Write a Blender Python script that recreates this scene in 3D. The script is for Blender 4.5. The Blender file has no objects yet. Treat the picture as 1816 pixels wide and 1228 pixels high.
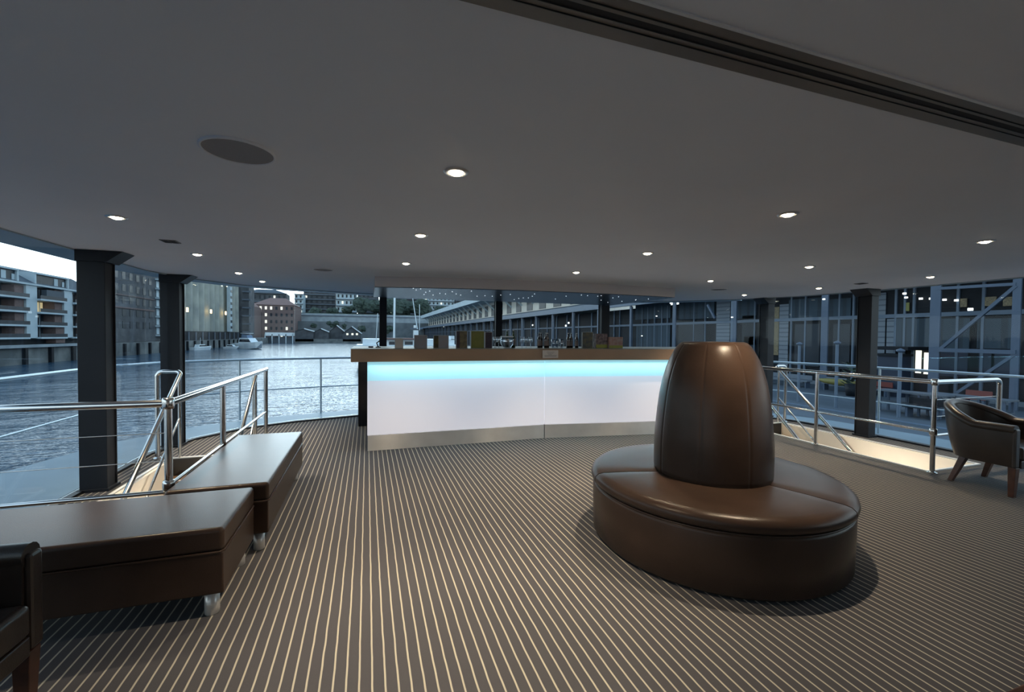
import bpy, math, random
from mathutils import Vector, Matrix, noise
sc = bpy.context.scene
random.seed(7)

# ---------------------------------------------------------------- camera, sky, exposure
FPX = 765.0
YAW, PITCH, ROLL = 0.324, 0.0235, 0.0090
EYE = Vector((0, 0, 1.42))
cam_d = bpy.data.cameras.new('camera'); cam = bpy.data.objects.new('camera', cam_d)
sc.collection.objects.link(cam); sc.camera = cam
cam_d.sensor_fit = 'HORIZONTAL'; cam_d.sensor_width = 36.0
cam_d.lens = FPX / 1816 * 36.0
cam_d.clip_start = 0.05; cam_d.clip_end = 2000
CR = Matrix.Rotation(-YAW, 3, 'Z') @ Matrix.Rotation(math.pi/2 - PITCH, 3, 'X') @ Matrix.Rotation(ROLL, 3, 'Z')
cam.matrix_world = Matrix.Translation(EYE) @ CR.to_4x4()

sc.view_settings.view_transform = 'Standard'; sc.view_settings.look = 'None'
sc.view_settings.exposure = 0.26; sc.view_settings.gamma = 1.0
sc.view_settings.use_curve_mapping = False
sc.cycles.use_denoising = True
sc.cycles.sample_clamp_indirect = 3.0
sc.cycles.max_bounces = 8; sc.cycles.transparent_max_bounces = 24
sc.cycles.caustics_reflective = False; sc.cycles.caustics_refractive = False

SKY = 1.4
BOW = 5.6
SPOT_W = 168.0
WARM = (1.0, 0.80, 0.55)

w = bpy.data.worlds.new('dusk_sky'); sc.world = w; w.use_nodes = True
nt = w.node_tree; nt.nodes.clear()
tc = nt.nodes.new('ShaderNodeTexCoord'); sep = nt.nodes.new('ShaderNodeSeparateXYZ')
rmp = nt.nodes.new('ShaderNodeValToRGB'); bg = nt.nodes.new('ShaderNodeBackground'); out = nt.nodes.new('ShaderNodeOutputWorld')
nt.links.new(tc.outputs['Generated'], sep.inputs[0]); nt.links.new(sep.outputs['Z'], rmp.inputs[0])
e = rmp.color_ramp.elements
e[0].position = 0.0; e[0].color = (0.86, 0.98, 1.0, 1)
e[1].position = 0.9; e[1].color = (0.26, 0.42, 0.62, 1)
k = e.new(0.16); k.color = (0.74, 0.92, 1.0, 1)
k = e.new(0.45); k.color = (0.50, 0.70, 0.86, 1)
# the after-glow is strongest over the bow
def wm(op, a, b_=None, v=None):
    n = nt.nodes.new('ShaderNodeMath'); n.operation = op; nt.links.new(a, n.inputs[0])
    if b_ is not None: nt.links.new(b_, n.inputs[1])
    if v is not None: n.inputs[1].default_value = v
    return n.outputs[0]
dt = nt.nodes.new('ShaderNodeVectorMath'); dt.operation = 'DOT_PRODUCT'; dt.inputs[1].default_value = (-.05, .9987, 0)
nt.links.new(tc.outputs['Generated'], dt.inputs[0])
gl_ = wm('POWER', wm('MAXIMUM', dt.outputs['Value'], v=0.0), v=16.0)
nt.links.new(wm('ADD', wm('MULTIPLY', gl_, v=SKY*BOW), v=SKY), bg.inputs[1])
nt.links.new(rmp.outputs[0], bg.inputs[0]); nt.links.new(bg.outputs[0], out.inputs[0])

# ---------------------------------------------------------------- helpers
def at(px, py, ax, val):
    """point of the place seen at a photo pixel, on the plane axis = val"""
    d = CR @ Vector(((px-908)/FPX, -(py-614)/FPX, -1.0))
    t = (val - EYE[ax]) / d[ax]
    return EYE + d*t

def tag(o, label=None, cat=None, group=None, kind=None):
    if label: o['label'] = label
    if cat: o['category'] = cat
    if group: o['group'] = group
    if kind: o['kind'] = kind
    return o

def wloc(o):
    v = Vector((0, 0, 0))
    while o is not None:
        v = v + o.location; o = o.parent
    return v

def thing(name, loc, label, cat, group=None, kind=None):
    o = bpy.data.objects.new(name, None); sc.collection.objects.link(o)
    o.location = loc; o.empty_display_size = 0.1
    return tag(o, label, cat, group, kind)

class MB:
    def __init__(s): s.v = []; s.f = []; s.sm = []
    def add(s, vs, fs, smooth=False):
        n = len(s.v); s.v += [tuple(v) for v in vs]
        s.f += [tuple(i+n for i in f) for f in fs]; s.sm += [smooth]*len(fs); return s
    def box(s, x0, x1, y0, y1, z0, z1):
        x0, x1 = sorted((x0, x1)); y0, y1 = sorted((y0, y1)); z0, z1 = sorted((z0, z1))
        return s.add([(x0,y0,z0),(x1,y0,z0),(x1,y1,z0),(x0,y1,z0),(x0,y0,z1),(x1,y0,z1),(x1,y1,z1),(x0,y1,z1)],
              [(0,3,2,1),(4,5,6,7),(0,1,5,4),(1,2,6,5),(2,3,7,6),(3,0,4,7)])
    def prism(s, poly, z0, z1):
        n = len(poly)
        a = sum(poly[i][0]*poly[(i+1)%n][1]-poly[(i+1)%n][0]*poly[i][1] for i in range(n))
        if a < 0: poly = poly[::-1]
        vs = [(x,y,z0) for x,y in poly]+[(x,y,z1) for x,y in poly]
        fs = [tuple(range(n))[::-1], tuple(range(n,2*n))]+[(i,(i+1)%n,n+(i+1)%n,n+i) for i in range(n)]
        return s.add(vs, fs)
    def hull8(s, pts):   # bottom 4 ccw, top 4 ccw
        return s.add(pts, [(0,3,2,1),(4,5,6,7),(0,1,5,4),(1,2,6,5),(2,3,7,6),(3,0,4,7)])
    def beam(s, p0, p1, wd, ht):
        p0 = Vector(p0); p1 = Vector(p1); d = (p1-p0).normalized()
        up = Vector((0,0,1)) if abs(d.z) < .99 else Vector((0,1,0))
        r = d.cross(up).normalized()*wd/2; u = r.normalized().cross(d).normalized()*ht/2
        vs = []
        for p in (p0, p1): vs += [p-r-u, p+r-u, p+r+u, p-r+u]
        return s.add(vs, [(0,1,2,3)[::-1],(4,5,6,7),(0,1,5,4),(1,2,6,5),(2,3,7,6),(3,0,4,7)])
    def tube(s, path, r, n=12, caps=True, closed=False):
        P = [Vector(p) for p in path]; m = len(P); rings = []
        rr = r if isinstance(r, (list, tuple)) else [r]*m
        t0 = (P[1]-P[0]).normalized()
        a = Vector((0,0,1)) if abs(t0.z) < .9 else Vector((1,0,0))
        nrm = t0.cross(a).normalized()
        for i in range(m):
            if closed: t = (P[(i+1)%m]-P[i-1]).normalized()
            else: t = ((P[min(i+1,m-1)]-P[i]).normalized()+(P[i]-P[max(i-1,0)]).normalized()).normalized()
            nrm = (nrm - t*nrm.dot(t)).normalized(); b = t.cross(nrm)
            rings.append([P[i]+(nrm*math.cos(2*math.pi*k/n)+b*math.sin(2*math.pi*k/n))*rr[i] for k in range(n)])
        vs = [v for rg in rings for v in rg]; fs = []
        for i in range(m if closed else m-1):
            j = (i+1) % m
            for k in range(n): fs.append((i*n+k, i*n+(k+1)%n, j*n+(k+1)%n, j*n+k))
        s.add(vs, fs, True)
        if caps and not closed:
            s.add(rings[0], [tuple(range(n))[::-1]]); s.add(rings[-1], [tuple(range(n))])
        return s
    def lathe(s, prof, c, n=32, a0=0, a1=2*math.pi, smooth=True, cap=True):
        full = abs(a1-a0-2*math.pi) < 1e-6; m = n if full else n+1; vs = []
        for (r, z) in prof:
            for k in range(m):
                a = a0+(a1-a0)*k/n; vs.append((c[0]+r*math.cos(a), c[1]+r*math.sin(a), c[2]+z))
        fs = []
        for i in range(len(prof)-1):
            for k in range(n):
                k2 = (k+1) % m if full else k+1
                fs.append((i*m+k, i*m+k2, (i+1)*m+k2, (i+1)*m+k))
        s.add(vs, fs, smooth)
        if full and cap:
            if prof[0][0] > 1e-5: s.add(vs[:m], [tuple(range(m))[::-1]])
            if prof[-1][0] > 1e-5: s.add(vs[-m:], [tuple(range(m))])
        if not full and cap:
            q = len(prof)
            s.add([vs[i*m] for i in range(q)], [tuple(range(q))]); s.add([vs[i*m+m-1] for i in range(q)], [tuple(range(q))[::-1]])
        return s
    def build(s, name, mat, parent=None, bevel=0, local=False, seg=2, smooth=None):
        o = None
        if parent is not None: L = Vector((0,0,0)) if local else wloc(parent)
        elif local: L = Vector((0,0,0))
        else:
            xs = [v[0] for v in s.v]; ys = [v[1] for v in s.v]; zs = [v[2] for v in s.v]
            L = Vector(((min(xs)+max(xs))/2, (min(ys)+max(ys))/2, min(zs)))
        me = bpy.data.meshes.new(name)
        me.from_pydata([(v[0]-L.x, v[1]-L.y, v[2]-L.z) for v in s.v], [], s.f)
        me.polygons.foreach_set('use_smooth', s.sm if smooth is None else [smooth]*len(s.f)); me.update()
        me.materials.append(M[mat]); o = bpy.data.objects.new(name, me); sc.collection.objects.link(o)
        if parent is not None: o.parent = parent
        elif not local: o.location = L
        if bevel:
            b = o.modifiers.new('bevel', 'BEVEL'); b.width = bevel; b.segments = seg; b.limit_method = 'ANGLE'; b.angle_limit = math.radians(40)
            if seg > 2: b.harden_normals = True
        return o

def kids(o): return [c for c in bpy.data.objects if c.parent == o]
def copy_tree(o, parent=None):
    c = o.copy(); sc.collection.objects.link(c); c.parent = parent
    for ch in kids(o): copy_tree(ch, c)
    return c

# ---------------------------------------------------------------- materials
M = {}
def mat(name, col, rough=.5, metal=0, spec=.5, coat=0, noise_=None, bump=0, bscale=100, emit=None, es=0, coatr=.1):
    m = bpy.data.materials.new(name); m.use_nodes = True; t = m.node_tree; b = t.nodes['Principled BSDF']
    b.inputs['Base Color'].default_value = (*col, 1); b.inputs['Roughness'].default_value = rough
    b.inputs['Metallic'].default_value = metal; b.inputs['Specular IOR Level'].default_value = spec
    b.inputs['Coat Weight'].default_value = coat; b.inputs['Coat Roughness'].default_value = coatr
    if emit: b.inputs['Emission Color'].default_value = (*emit, 1); b.inputs['Emission Strength'].default_value = es
    tc = t.nodes.new('ShaderNodeTexCoord')
    if noise_:
        c2, sc_ = noise_; n = t.nodes.new('ShaderNodeTexNoise'); n.inputs['Scale'].default_value = sc_; n.inputs['Detail'].default_value = 5
        t.links.new(tc.outputs['Object'], n.inputs['Vector'])
        r = t.nodes.new('ShaderNodeValToRGB'); r.color_ramp.elements[0].color = (*col, 1); r.color_ramp.elements[1].color = (*c2, 1)
        r.color_ramp.elements[0].position = .35; r.color_ramp.elements[1].position = .65
        t.links.new(n.outputs[0], r.inputs[0]); t.links.new(r.outputs[0], b.inputs['Base Color'])
    if bump:
        n = t.nodes.new('ShaderNodeTexNoise'); n.inputs['Scale'].default_value = bscale; n.inputs['Detail'].default_value = 3
        t.links.new(tc.outputs['Object'], n.inputs['Vector'])
        bp = t.nodes.new('ShaderNodeBump'); bp.inputs['Strength'].default_value = bump; bp.inputs['Distance'].default_value = .01
        t.links.new(n.outputs[0], bp.inputs['Height']); t.links.new(bp.outputs[0], b.inputs['Normal'])
    M[name] = m; return m

mat('ceiling_paint', (.90,.885,.89), .75, noise_=((.92,.905,.91), 2))
mat('leather', (.036,.0225,.017), .28, spec=.5, coat=.05, coatr=.18, noise_=((.045,.028,.021), 5), bump=.12, bscale=220)
M['leather'].node_tree.nodes['Principled BSDF'].inputs['IOR'].default_value = 1.26
mat('leather_dark', (.026,.018,.015), .32, spec=.34, coat=.12, coatr=.22, noise_=((.038,.026,.021), 6), bump=.1, bscale=220)
mat('chrome', (.72,.70,.68), .13, metal=1, noise_=((.66,.64,.62), 3))
mat('brushed_steel', (.62,.60,.585), .32, metal=.55, noise_=((.66,.64,.62), 4))
ROTX = .25
mat('plinth_steel', (.88,.86,.85), .30, metal=.6, noise_=((.76,.74,.73), 3))
_t = M['plinth_steel'].node_tree; _b = _t.nodes['Principled BSDF']; _b.inputs['Anisotropic'].default_value = .95
_tg = _t.nodes.new('ShaderNodeTangent'); _tg.direction_type = 'RADIAL'; _tg.axis = 'Z'; _t.links.new(_tg.outputs[0], _b.inputs['Tangent'])
_b.inputs['Anisotropic Rotation'].default_value = ROTX

mat('black_steel', (.009,.011,.016), .5, spec=.3, noise_=((.012,.014,.020), 3))
mat('black_gloss', (.01,.012,.018), .12)
mat('counter_edge', (.34,.225,.15), .42, metal=.3, noise_=((.38,.25,.165), 3))
mat('counter_stone', (.24,.24,.215), .5, spec=.3, noise_=((.29,.29,.26), 25))
mat('fascia_paint', (.66,.62,.62), .6, noise_=((.68,.64,.64), 3))
mat('soffit_gloss', (.035,.052,.075), .26, metal=.0, spec=.35, coat=.0, coatr=.04, noise_=((.036,.058,.09), 3))
mat('bar_panel', (.74,.72,.74), .35, noise_=((.76,.74,.76), 2), emit=(.80,.80,.94), es=.34)
mat('bar_glow', (.6,.8,.85), .35, noise_=((.62,.82,.87), 2), emit=(.40,.80,.90), es=.42)
mat('dark_wood', (.085,.032,.018), .38, coat=.3, noise_=((.05,.018,.011), 14))
mat('warm_wood', (.26,.095,.035), .5, spec=.25, coat=.0, noise_=((.15,.05,.018), 10))
mat('cream_panel', (.76,.71,.62), .55, noise_=((.80,.75,.66), 2))
mat('white_trim', (.74,.74,.72), .4, noise_=((.78,.78,.76), 4))
mat('step_carpet', (.16,.09,.04), .8, noise_=((.12,.065,.03), 30))
mat('track_bronze', (.15,.135,.12), .45, metal=.3, noise_=((.13,.12,.11), 5))
mat('slot_black', (.006,.006,.007), .8)
mat('speaker_mesh', (.27,.26,.265), .7, noise_=((.30,.29,.295), 300), bump=.4, bscale=600)
mat('lamp_white', (1,1,1), .5, emit=(1.0,.84,.58), es=34)
mat('star_white', (1,1,1), .5, emit=(.9,.95,1.0), es=1.6)
mat('deck_paint', (.15,.23,.29), .5, spec=.3, noise_=((.13,.205,.26), 3))
mat('ext_rail', (.60,.68,.72), .25, metal=.6, noise_=((.55,.63,.68), 3))
mat('soffit_out', (.30,.37,.42), .5, noise_=((.27,.34,.39), 2))
# exterior; far-shore colours are lightened to stand in for distance haze
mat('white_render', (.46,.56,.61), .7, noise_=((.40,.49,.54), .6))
mat('brick_brown', (.18,.125,.118), .85, noise_=((.14,.098,.092), 3))
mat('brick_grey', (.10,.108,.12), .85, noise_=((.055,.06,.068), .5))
mat('dark_glass', (.02,.03,.04), .12, noise_=((.05,.06,.07), .7))
mat('window_dark', (.012,.018,.026), .4, spec=.3, noise_=((.025,.034,.046), .35))
mat('window_lit', (.3,.28,.2), .5, emit=(1.0,.80,.42), es=.42)
mat('window_pale', (.5,.5,.45), .5, emit=(1.0,.97,.80), es=.75)
mat('door_glow', (.8,.8,.7), .5, emit=(1.0,.97,.78), es=1.6)
mat('roof_slate', (.07,.095,.12), .7, noise_=((.055,.075,.098), .8))
mat('roof_red', (.22,.135,.12), .85, noise_=((.18,.11,.098), .8))
mat('concrete', (.38,.39,.34), .85, noise_=((.24,.26,.24), .25))
mat('stone', (.22,.235,.23), .9, noise_=((.09,.105,.11), .35), bump=.5, bscale=2)
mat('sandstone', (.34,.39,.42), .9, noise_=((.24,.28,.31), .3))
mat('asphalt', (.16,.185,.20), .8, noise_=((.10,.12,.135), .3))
mat('foliage', (.060,.090,.068), .9, noise_=((.022,.036,.03), .9), bump=.8, bscale=3)
mat('bark', (.06,.045,.035), .9)
mat('boat_white', (.80,.86,.88), .35, noise_=((.64,.72,.77), .8))
mat('boat_dark', (.02,.025,.035), .25)
mat('boat_blue', (.10,.17,.28), .4)
mat('mast', (.60,.70,.76), .3, metal=.3)
mat('wharf_steel', (.060,.090,.140), .5, noise_=((.05,.078,.125), 1))
mat('wharf_pale', (.095,.135,.19), .5, noise_=((.08,.118,.17), 1))
mat('wharf_dark', (.007,.010,.015), .6, spec=.2, noise_=((.005,.008,.012), 1))
mat('louvre', (.12,.15,.185), .6, noise_=((.10,.125,.16), .8))
mat('blind', (.02,.03,.042), .8, noise_=((.016,.024,.034), .8))
mat('lamp_warm', (1,1,1), .5, emit=(1.0,.66,.25), es=5)
mat('lamp_cool', (1,1,1), .5, emit=(.95,1.0,.95), es=2.2)
mat('red_paint', (.14,.03,.025), .6)
mat('yellow_paint', (.16,.14,.03), .6)
mat('blue_box', (.010,.021,.045), .6, noise_=((.008,.017,.038), 1))
mat('table_grey', (.08,.10,.125), .6, noise_=((.07,.088,.11), 3))
# bar stuff
mat('bottle_brown', (.018,.008,.005), .1, coat=.5)
mat('bottle_green', (.02,.05,.015), .1, coat=.5)
mat('label_paper', (.22,.18,.17), .7)
mat('card_white', (.62,.62,.60), .6, noise_=((.56,.56,.55), 20))
mat('card_grey', (.25,.26,.29), .5, noise_=((.30,.25,.25), 14))
mat('card_olive', (.16,.17,.035), .5, noise_=((.20,.19,.05), 12))
mat('card_gold', (.24,.19,.10), .5, noise_=((.10,.08,.05), 16))
mat('card_black', (.018,.016,.018), .4, noise_=((.10,.08,.02), 18))
mat('card_plum', (.05,.03,.05), .5, noise_=((.03,.02,.03), 14))
mat('box_pink', (.35,.17,.14), .6, noise_=((.40,.30,.26), 22))
mat('box_check', (.28,.20,.20), .6, noise_=((.05,.035,.04), 26))
mat('strip_green', (.30,.30,.05), .6)
mat('frame_grey', (.42,.44,.46), .4)
mat('sign_paper', (.62,.55,.50), .6, noise_=((.58,.51,.46), 9))
mat('sign_ink', (.28,.25,.25), .7)
mat('ice_white', (.80,.86,.90), .3, noise_=((.7,.76,.8), 15))

# glass materials: clear with a little mirror
def glassmat(name, tint, fac, rough=0.0):
    m = bpy.data.materials.new(name); m.use_nodes = True; t = m.node_tree; t.nodes.clear()
    o = t.nodes.new('ShaderNodeOutputMaterial'); mx = t.nodes.new('ShaderNodeMixShader')
    tr = t.nodes.new('ShaderNodeBsdfTransparent'); gl = t.nodes.new('ShaderNodeBsdfGlossy')
    lw = t.nodes.new('ShaderNodeLayerWeight'); lw.inputs['Blend'].default_value = .5
    pw = t.nodes.new('ShaderNodeMath'); pw.operation = 'POWER'; pw.inputs[1].default_value = 5.0
    ma = t.nodes.new('ShaderNodeMath'); ma.operation = 'MULTIPLY_ADD'; ma.inputs[1].default_value = 1-fac; ma.inputs[2].default_value = fac
    t.links.new(lw.outputs['Facing'], pw.inputs[0]); t.links.new(pw.outputs[0], ma.inputs[0])
    tr.inputs[0].default_value = (*tint, 1); gl.inputs['Roughness'].default_value = rough; gl.inputs[0].default_value = (.9,.95,1,1)
    t.links.new(ma.outputs[0], mx.inputs[0]); t.links.new(tr.outputs[0], mx.inputs[1]); t.links.new(gl.outputs[0], mx.inputs[2])
    t.links.new(mx.outputs[0], o.inputs[0]); M[name] = m
glassmat('window_glass', (.98,.99,.993), .008)
glassmat('drink_glass', (.88,.92,.95), .28, .03)

# carpet: thin beige lines on charcoal, running fore and aft
m = bpy.data.materials.new('carpet'); m.use_nodes = True; t = m.node_tree; b = t.nodes['Principled BSDF']; M['carpet'] = m
tcn = t.nodes.new('ShaderNodeTexCoord'); sp = t.nodes.new('ShaderNodeSeparateXYZ'); t.links.new(tcn.outputs['Object'], sp.inputs[0])
nz = t.nodes.new('ShaderNodeTexNoise'); nz.inputs['Scale'].default_value = 6; t.links.new(tcn.outputs['Object'], nz.inputs['Vector'])
def mth(op, a, bb=None, v=None):
    n = t.nodes.new('ShaderNodeMath'); n.operation = op
    t.links.new(a, n.inputs[0])
    if bb is not None: t.links.new(bb, n.inputs[1])
    if v is not None: n.inputs[1].default_value = v
    return n.outputs[0]
wob = mth('MULTIPLY', nz.outputs[0], v=.006)
xx = mth('ADD', sp.outputs['X'], wob)
xx = mth('ADD', xx, v=10.0)
fr = mth('FRACT', mth('DIVIDE', xx, v=.0505))
ab = mth('ABSOLUTE', mth('SUBTRACT', fr, v=.5))
mr = t.nodes.new('ShaderNodeMapRange'); mr.inputs[1].default_value = .085; mr.inputs[2].default_value = .065; mr.inputs[3].default_value = 0; mr.inputs[4].default_value = 1
t.links.new(ab, mr.inputs[0])
mix = t.nodes.new('ShaderNodeMix'); mix.data_type = 'RGBA'
mix.inputs[6].default_value = (.062,.062,.070,1); mix.inputs[7].default_value = (.37,.35,.29,1)
t.links.new(mr.outputs[0], mix.inputs[0]); t.links.new(mix.outputs[2], b.inputs['Base Color'])
b.inputs['Roughness'].default_value = .95; b.inputs['Specular IOR Level'].default_value = .1
n2 = t.nodes.new('ShaderNodeTexNoise'); n2.inputs['Scale'].default_value = 350; t.links.new(tcn.outputs['Object'], n2.inputs['Vector'])
bp = t.nodes.new('ShaderNodeBump'); bp.inputs['Strength'].default_value = .4; bp.inputs['Distance'].default_value = .004
t.links.new(n2.outputs[0], bp.inputs['Height']); t.links.new(bp.outputs[0], b.inputs['Normal'])

# water
m = bpy.data.materials.new('water'); m.use_nodes = True; t = m.node_tree; b = t.nodes['Principled BSDF']; M['water'] = m
b.inputs['Base Color'].default_value = (.03,.075,.125,1); b.inputs['Roughness'].default_value = .10; b.inputs['IOR'].default_value = 1.33
tcn = t.nodes.new('ShaderNodeTexCoord'); mp = t.nodes.new('ShaderNodeMapping'); mp.inputs['Rotation'].default_value = (0,0,.35); mp.inputs['Scale'].default_value = (.55,1.25,1)
t.links.new(tcn.outputs['Object'], mp.inputs[0])
na = t.nodes.new('ShaderNodeTexNoise'); na.inputs['Scale'].default_value = 1.1; na.inputs['Detail'].default_value = 4; na.inputs['Roughness'].default_value = .6
nb = t.nodes.new('ShaderNodeTexNoise'); nb.inputs['Scale'].default_value = .12; nb.inputs['Detail'].default_value = 2
t.links.new(mp.outputs[0], na.inputs['Vector']); t.links.new(mp.outputs[0], nb.inputs['Vector'])
ad = t.nodes.new('ShaderNodeMath'); ad.operation = 'MULTIPLY_ADD'; ad.inputs[1].default_value = 2.5
t.links.new(nb.outputs[0], ad.inputs[0]); t.links.new(na.outputs[0], ad.inputs[2])
bp = t.nodes.new('ShaderNodeBump'); bp.inputs['Strength'].default_value = 1.0; bp.inputs['Distance'].default_value = .22
t.links.new(ad.outputs[0], bp.inputs['Height']); t.links.new(bp.outputs[0], b.inputs['Normal'])

def timber(name, c1, c2, pitch, axis):
    m = bpy.data.materials.new(name); m.use_nodes = True; t = m.node_tree; b = t.nodes['Principled BSDF']; M[name] = m
    tcn = t.nodes.new('ShaderNodeTexCoord'); sp = t.nodes.new('ShaderNodeSeparateXYZ'); t.links.new(tcn.outputs['Object'], sp.inputs[0])
    d = t.nodes.new('ShaderNodeMath'); d.operation = 'DIVIDE'; d.inputs[1].default_value = pitch; t.links.new(sp.outputs[axis], d.inputs[0])
    wn = t.nodes.new('ShaderNodeTexWhiteNoise'); wn.noise_dimensions = '1D'
    fl = t.nodes.new('ShaderNodeMath'); fl.operation = 'FLOOR'; t.links.new(d.outputs[0], fl.inputs[0]); t.links.new(fl.outputs[0], wn.inputs['W'])
    r = t.nodes.new('ShaderNodeValToRGB'); r.color_ramp.elements[0].color = (*c1,1); r.color_ramp.elements[1].color = (*c2,1)
    t.links.new(wn.outputs[0], r.inputs[0]); t.links.new(r.outputs[0], b.inputs['Base Color']); b.inputs['Roughness'].default_value = .6
timber('apron_planks', (.035,.052,.07), (.075,.10,.13), 1.3, 'X')
def striped(name, c1, c2, pitch, axis, wd=.15, rough=.7):
    m = bpy.data.materials.new(name); m.use_nodes = True; t = m.node_tree; b = t.nodes['Principled BSDF']; M[name] = m
    tcn = t.nodes.new('ShaderNodeTexCoord'); sp = t.nodes.new('ShaderNodeSeparateXYZ'); t.links.new(tcn.outputs['Object'], sp.inputs[0])
    d = t.nodes.new('ShaderNodeMath'); d.operation = 'DIVIDE'; d.inputs[1].default_value = pitch; t.links.new(sp.outputs[axis], d.inputs[0])
    f = t.nodes.new('ShaderNodeMath'); f.operation = 'FRACT'; t.links.new(d.outputs[0], f.inputs[0])
    g = t.nodes.new('ShaderNodeMath'); g.operation = 'LESS_THAN'; g.inputs[1].default_value = wd; t.links.new(f.outputs[0], g.inputs[0])
    mx = t.nodes.new('ShaderNodeMix'); mx.data_type = 'RGBA'; mx.inputs[6].default_value = (*c1,1); mx.inputs[7].default_value = (*c2,1)
    t.links.new(g.outputs[0], mx.inputs[0]); t.links.new(mx.outputs[2], b.inputs['Base Color']); b.inputs['Roughness'].default_value = rough
striped('louvre_lines', (.15,.18,.215), (.08,.10,.13), .35, 'Z', .25)
striped('blind_lines', (.020,.042,.064), (.011,.025,.040), .9, 'Y', .3)

# ---------------------------------------------------------------- the deck, ceiling, glazing
CEIL = 2.14
PERIM = [(-2.42,-4.0),(-2.42,6.05),(-2.2,6.75),(-1.75,7.32),(-1.1,7.68),(-.1,7.97),(1.1,8.12),(2.35,8.18),(3.6,8.08),(4.8,7.72),(5.8,7.1),(6.55,6.3),(6.95,5.4),(7.08,4.4),(7.04,2.7),(7.0,-4.0)]
def edges_at(y):
    xs = []
    for a, b_ in zip(PERIM, PERIM[1:]):
        if (a[1]-y)*(b_[1]-y) <= 0 and a[1] != b_[1]:
            xs.append(a[0]+(b_[0]-a[0])*(y-a[1])/(b_[1]-a[1]))
    return min(xs), max(xs)
HL = (-2.10, -1.30, 3.35, 5.78)   # left stair opening
HR = (5.73, 6.60, 2.95, 5.38)     # right stair opening
ys = sorted(set([-4.0, HL[2], HL[3], HR[2], HR[3], 0.6, 2.2] + [p[1] for p in PERIM] + [6.4+.1*i for i in range(18)]))
ys = [y for y in ys if -4 <= y <= 8.179]
fl = MB()
for y0, y1 in zip(ys, ys[1:]):
    e0 = edges_at(y0+1e-5); e1 = edges_at(y1-1e-5); mid = (y0+y1)/2
    cuts = [('e', 0)]
    for h in (HL, HR):
        if h[2] < mid < h[3]: cuts += [('x', h[0]), ('x', h[1])]
    cuts += [('e', 1)]
    for i in range(0, len(cuts), 2):
        def X(c, e_): return e_[c[1]] if c[0] == 'e' else c[1]
        a, b_ = cuts[i], cuts[i+1]
        fl.add([(X(a,e0),y0,0),(X(b_,e0),y0,0),(X(b_,e1),y1,0),(X(a,e1),y1,0)], [(0,1,2,3)])
fo = fl.build('floor', 'carpet', local=True); tag(fo, kind='structure')
sm = fo.modifiers.new('s', 'SOLIDIFY'); sm.thickness = .10; sm.offset = -1

def offs(poly, d):
    out_ = []
    for i, p in enumerate(poly):
        a = Vector(poly[max(i-1,0)]); c = Vector(poly[min(i+1,len(poly)-1)]); tt = (c-a).normalized()
        out_.append((p[0]-tt.y*d, p[1]+tt.x*d))
    return out_
# ceiling over the room, with the operable-wall track running across it
cp = offs(PERIM, .02)
y_tr0, y_tr1 = .795, .925
front = [(-2.44, y_tr1)] + [p for p in cp[1:-1]] + [(7.02, y_tr1)]
tag(MB().prism(front, CEIL, CEIL+.12).build('ceiling', 'ceiling_paint'), kind='structure')
tag(MB().box(-2.44, 7.02, -4.0, y_tr0, CEIL-.012, CEIL+.12).build('ceiling_aft', 'ceiling_paint'), kind='structure')
tr = MB().box(-2.44, 7.02, y_tr0-.008, y_tr0, CEIL-.016, CEIL+.05)
tag(tr.build('trim_1', 'white_trim'), kind='structure')
tr = thing('ceiling_track', (2.3, .86, CEIL), 'bronze track with a narrow black slot crossing the ceiling near the camera', 'track')
MB().box(-2.44, 7.02, y_tr0, .849, CEIL-.006, CEIL+.05).box(-2.44, 7.02, .870, y_tr1, CEIL-.006, CEIL+.05).build('track_flange', 'track_bronze', tr)
MB().box(-2.44, 7.02, .849, .870, CEIL-.004, CEIL+.05).build('slot', 'slot_black', tr)
MB().box(-2.44, 7.02, .835, .837, CEIL-.008, CEIL-.004).box(-2.44, 7.02, .884, .886, CEIL-.008, CEIL-.004).build('track_lip', 'slot_black', tr)
# roof overhang beyond the glass
po = offs(PERIM, .40); pi_ = offs(PERIM, .03)
ov = MB()
for i in range(len(PERIM)-1):
    d = 1.0
    q = [po[i], po[i+1], pi_[i+1], pi_[i]]
    if i >= 11: q = [offs(PERIM,.16)[i], offs(PERIM,.16)[i+1], pi_[i+1], pi_[i]]
    ov.prism(q, CEIL+.0, CEIL+.16)
tag(ov.build('roof_overhang', 'soffit_out'), kind='structure')

# sill, window panes with fine joints
pl_in = PERIM; sl = MB()
si = offs(PERIM, -.05); so = offs(PERIM, .03)
for i in range(len(PERIM)-1):
    sl.prism([so[i], so[i+1], si[i+1], si[i]], -.02, .022)
tag(sl.build('trim_2', 'black_steel'), kind='structure')
hd = MB()
for i in range(len(PERIM)-1):
    hd.prism([offs(PERIM,.02)[i], offs(PERIM,.02)[i+1], offs(PERIM,-.01)[i+1], offs(PERIM,-.01)[i]], CEIL-.012, CEIL-.001)
tag(hd.build('trim_3', 'soffit_out'), kind='structure')
PANES = PERIM
pan = 0
def subdiv(p, q, n): return [(p[0]+(q[0]-p[0])*k/n, p[1]+(q[1]-p[1])*k/n) for k in range(n+1)]
segs = []
segs += [[p] for p in []]
runs = [subdiv(PERIM[0], (-2.42,2.2), 3), subdiv((-2.42,2.2),(-2.42,6.05),3)]
for r in runs:
    for a, b_ in zip(r, r[1:]): segs.append((a, b_))
for a, b_ in zip(PERIM[1:-2], PERIM[2:-1]): segs.append((a, b_))
for r in (subdiv(PERIM[-2], (7.02,1.0), 1), subdiv((7.02,1.0), PERIM[-1], 3)):
    for a, b_ in zip(r, r[1:]): segs.append((a, b_))
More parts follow.
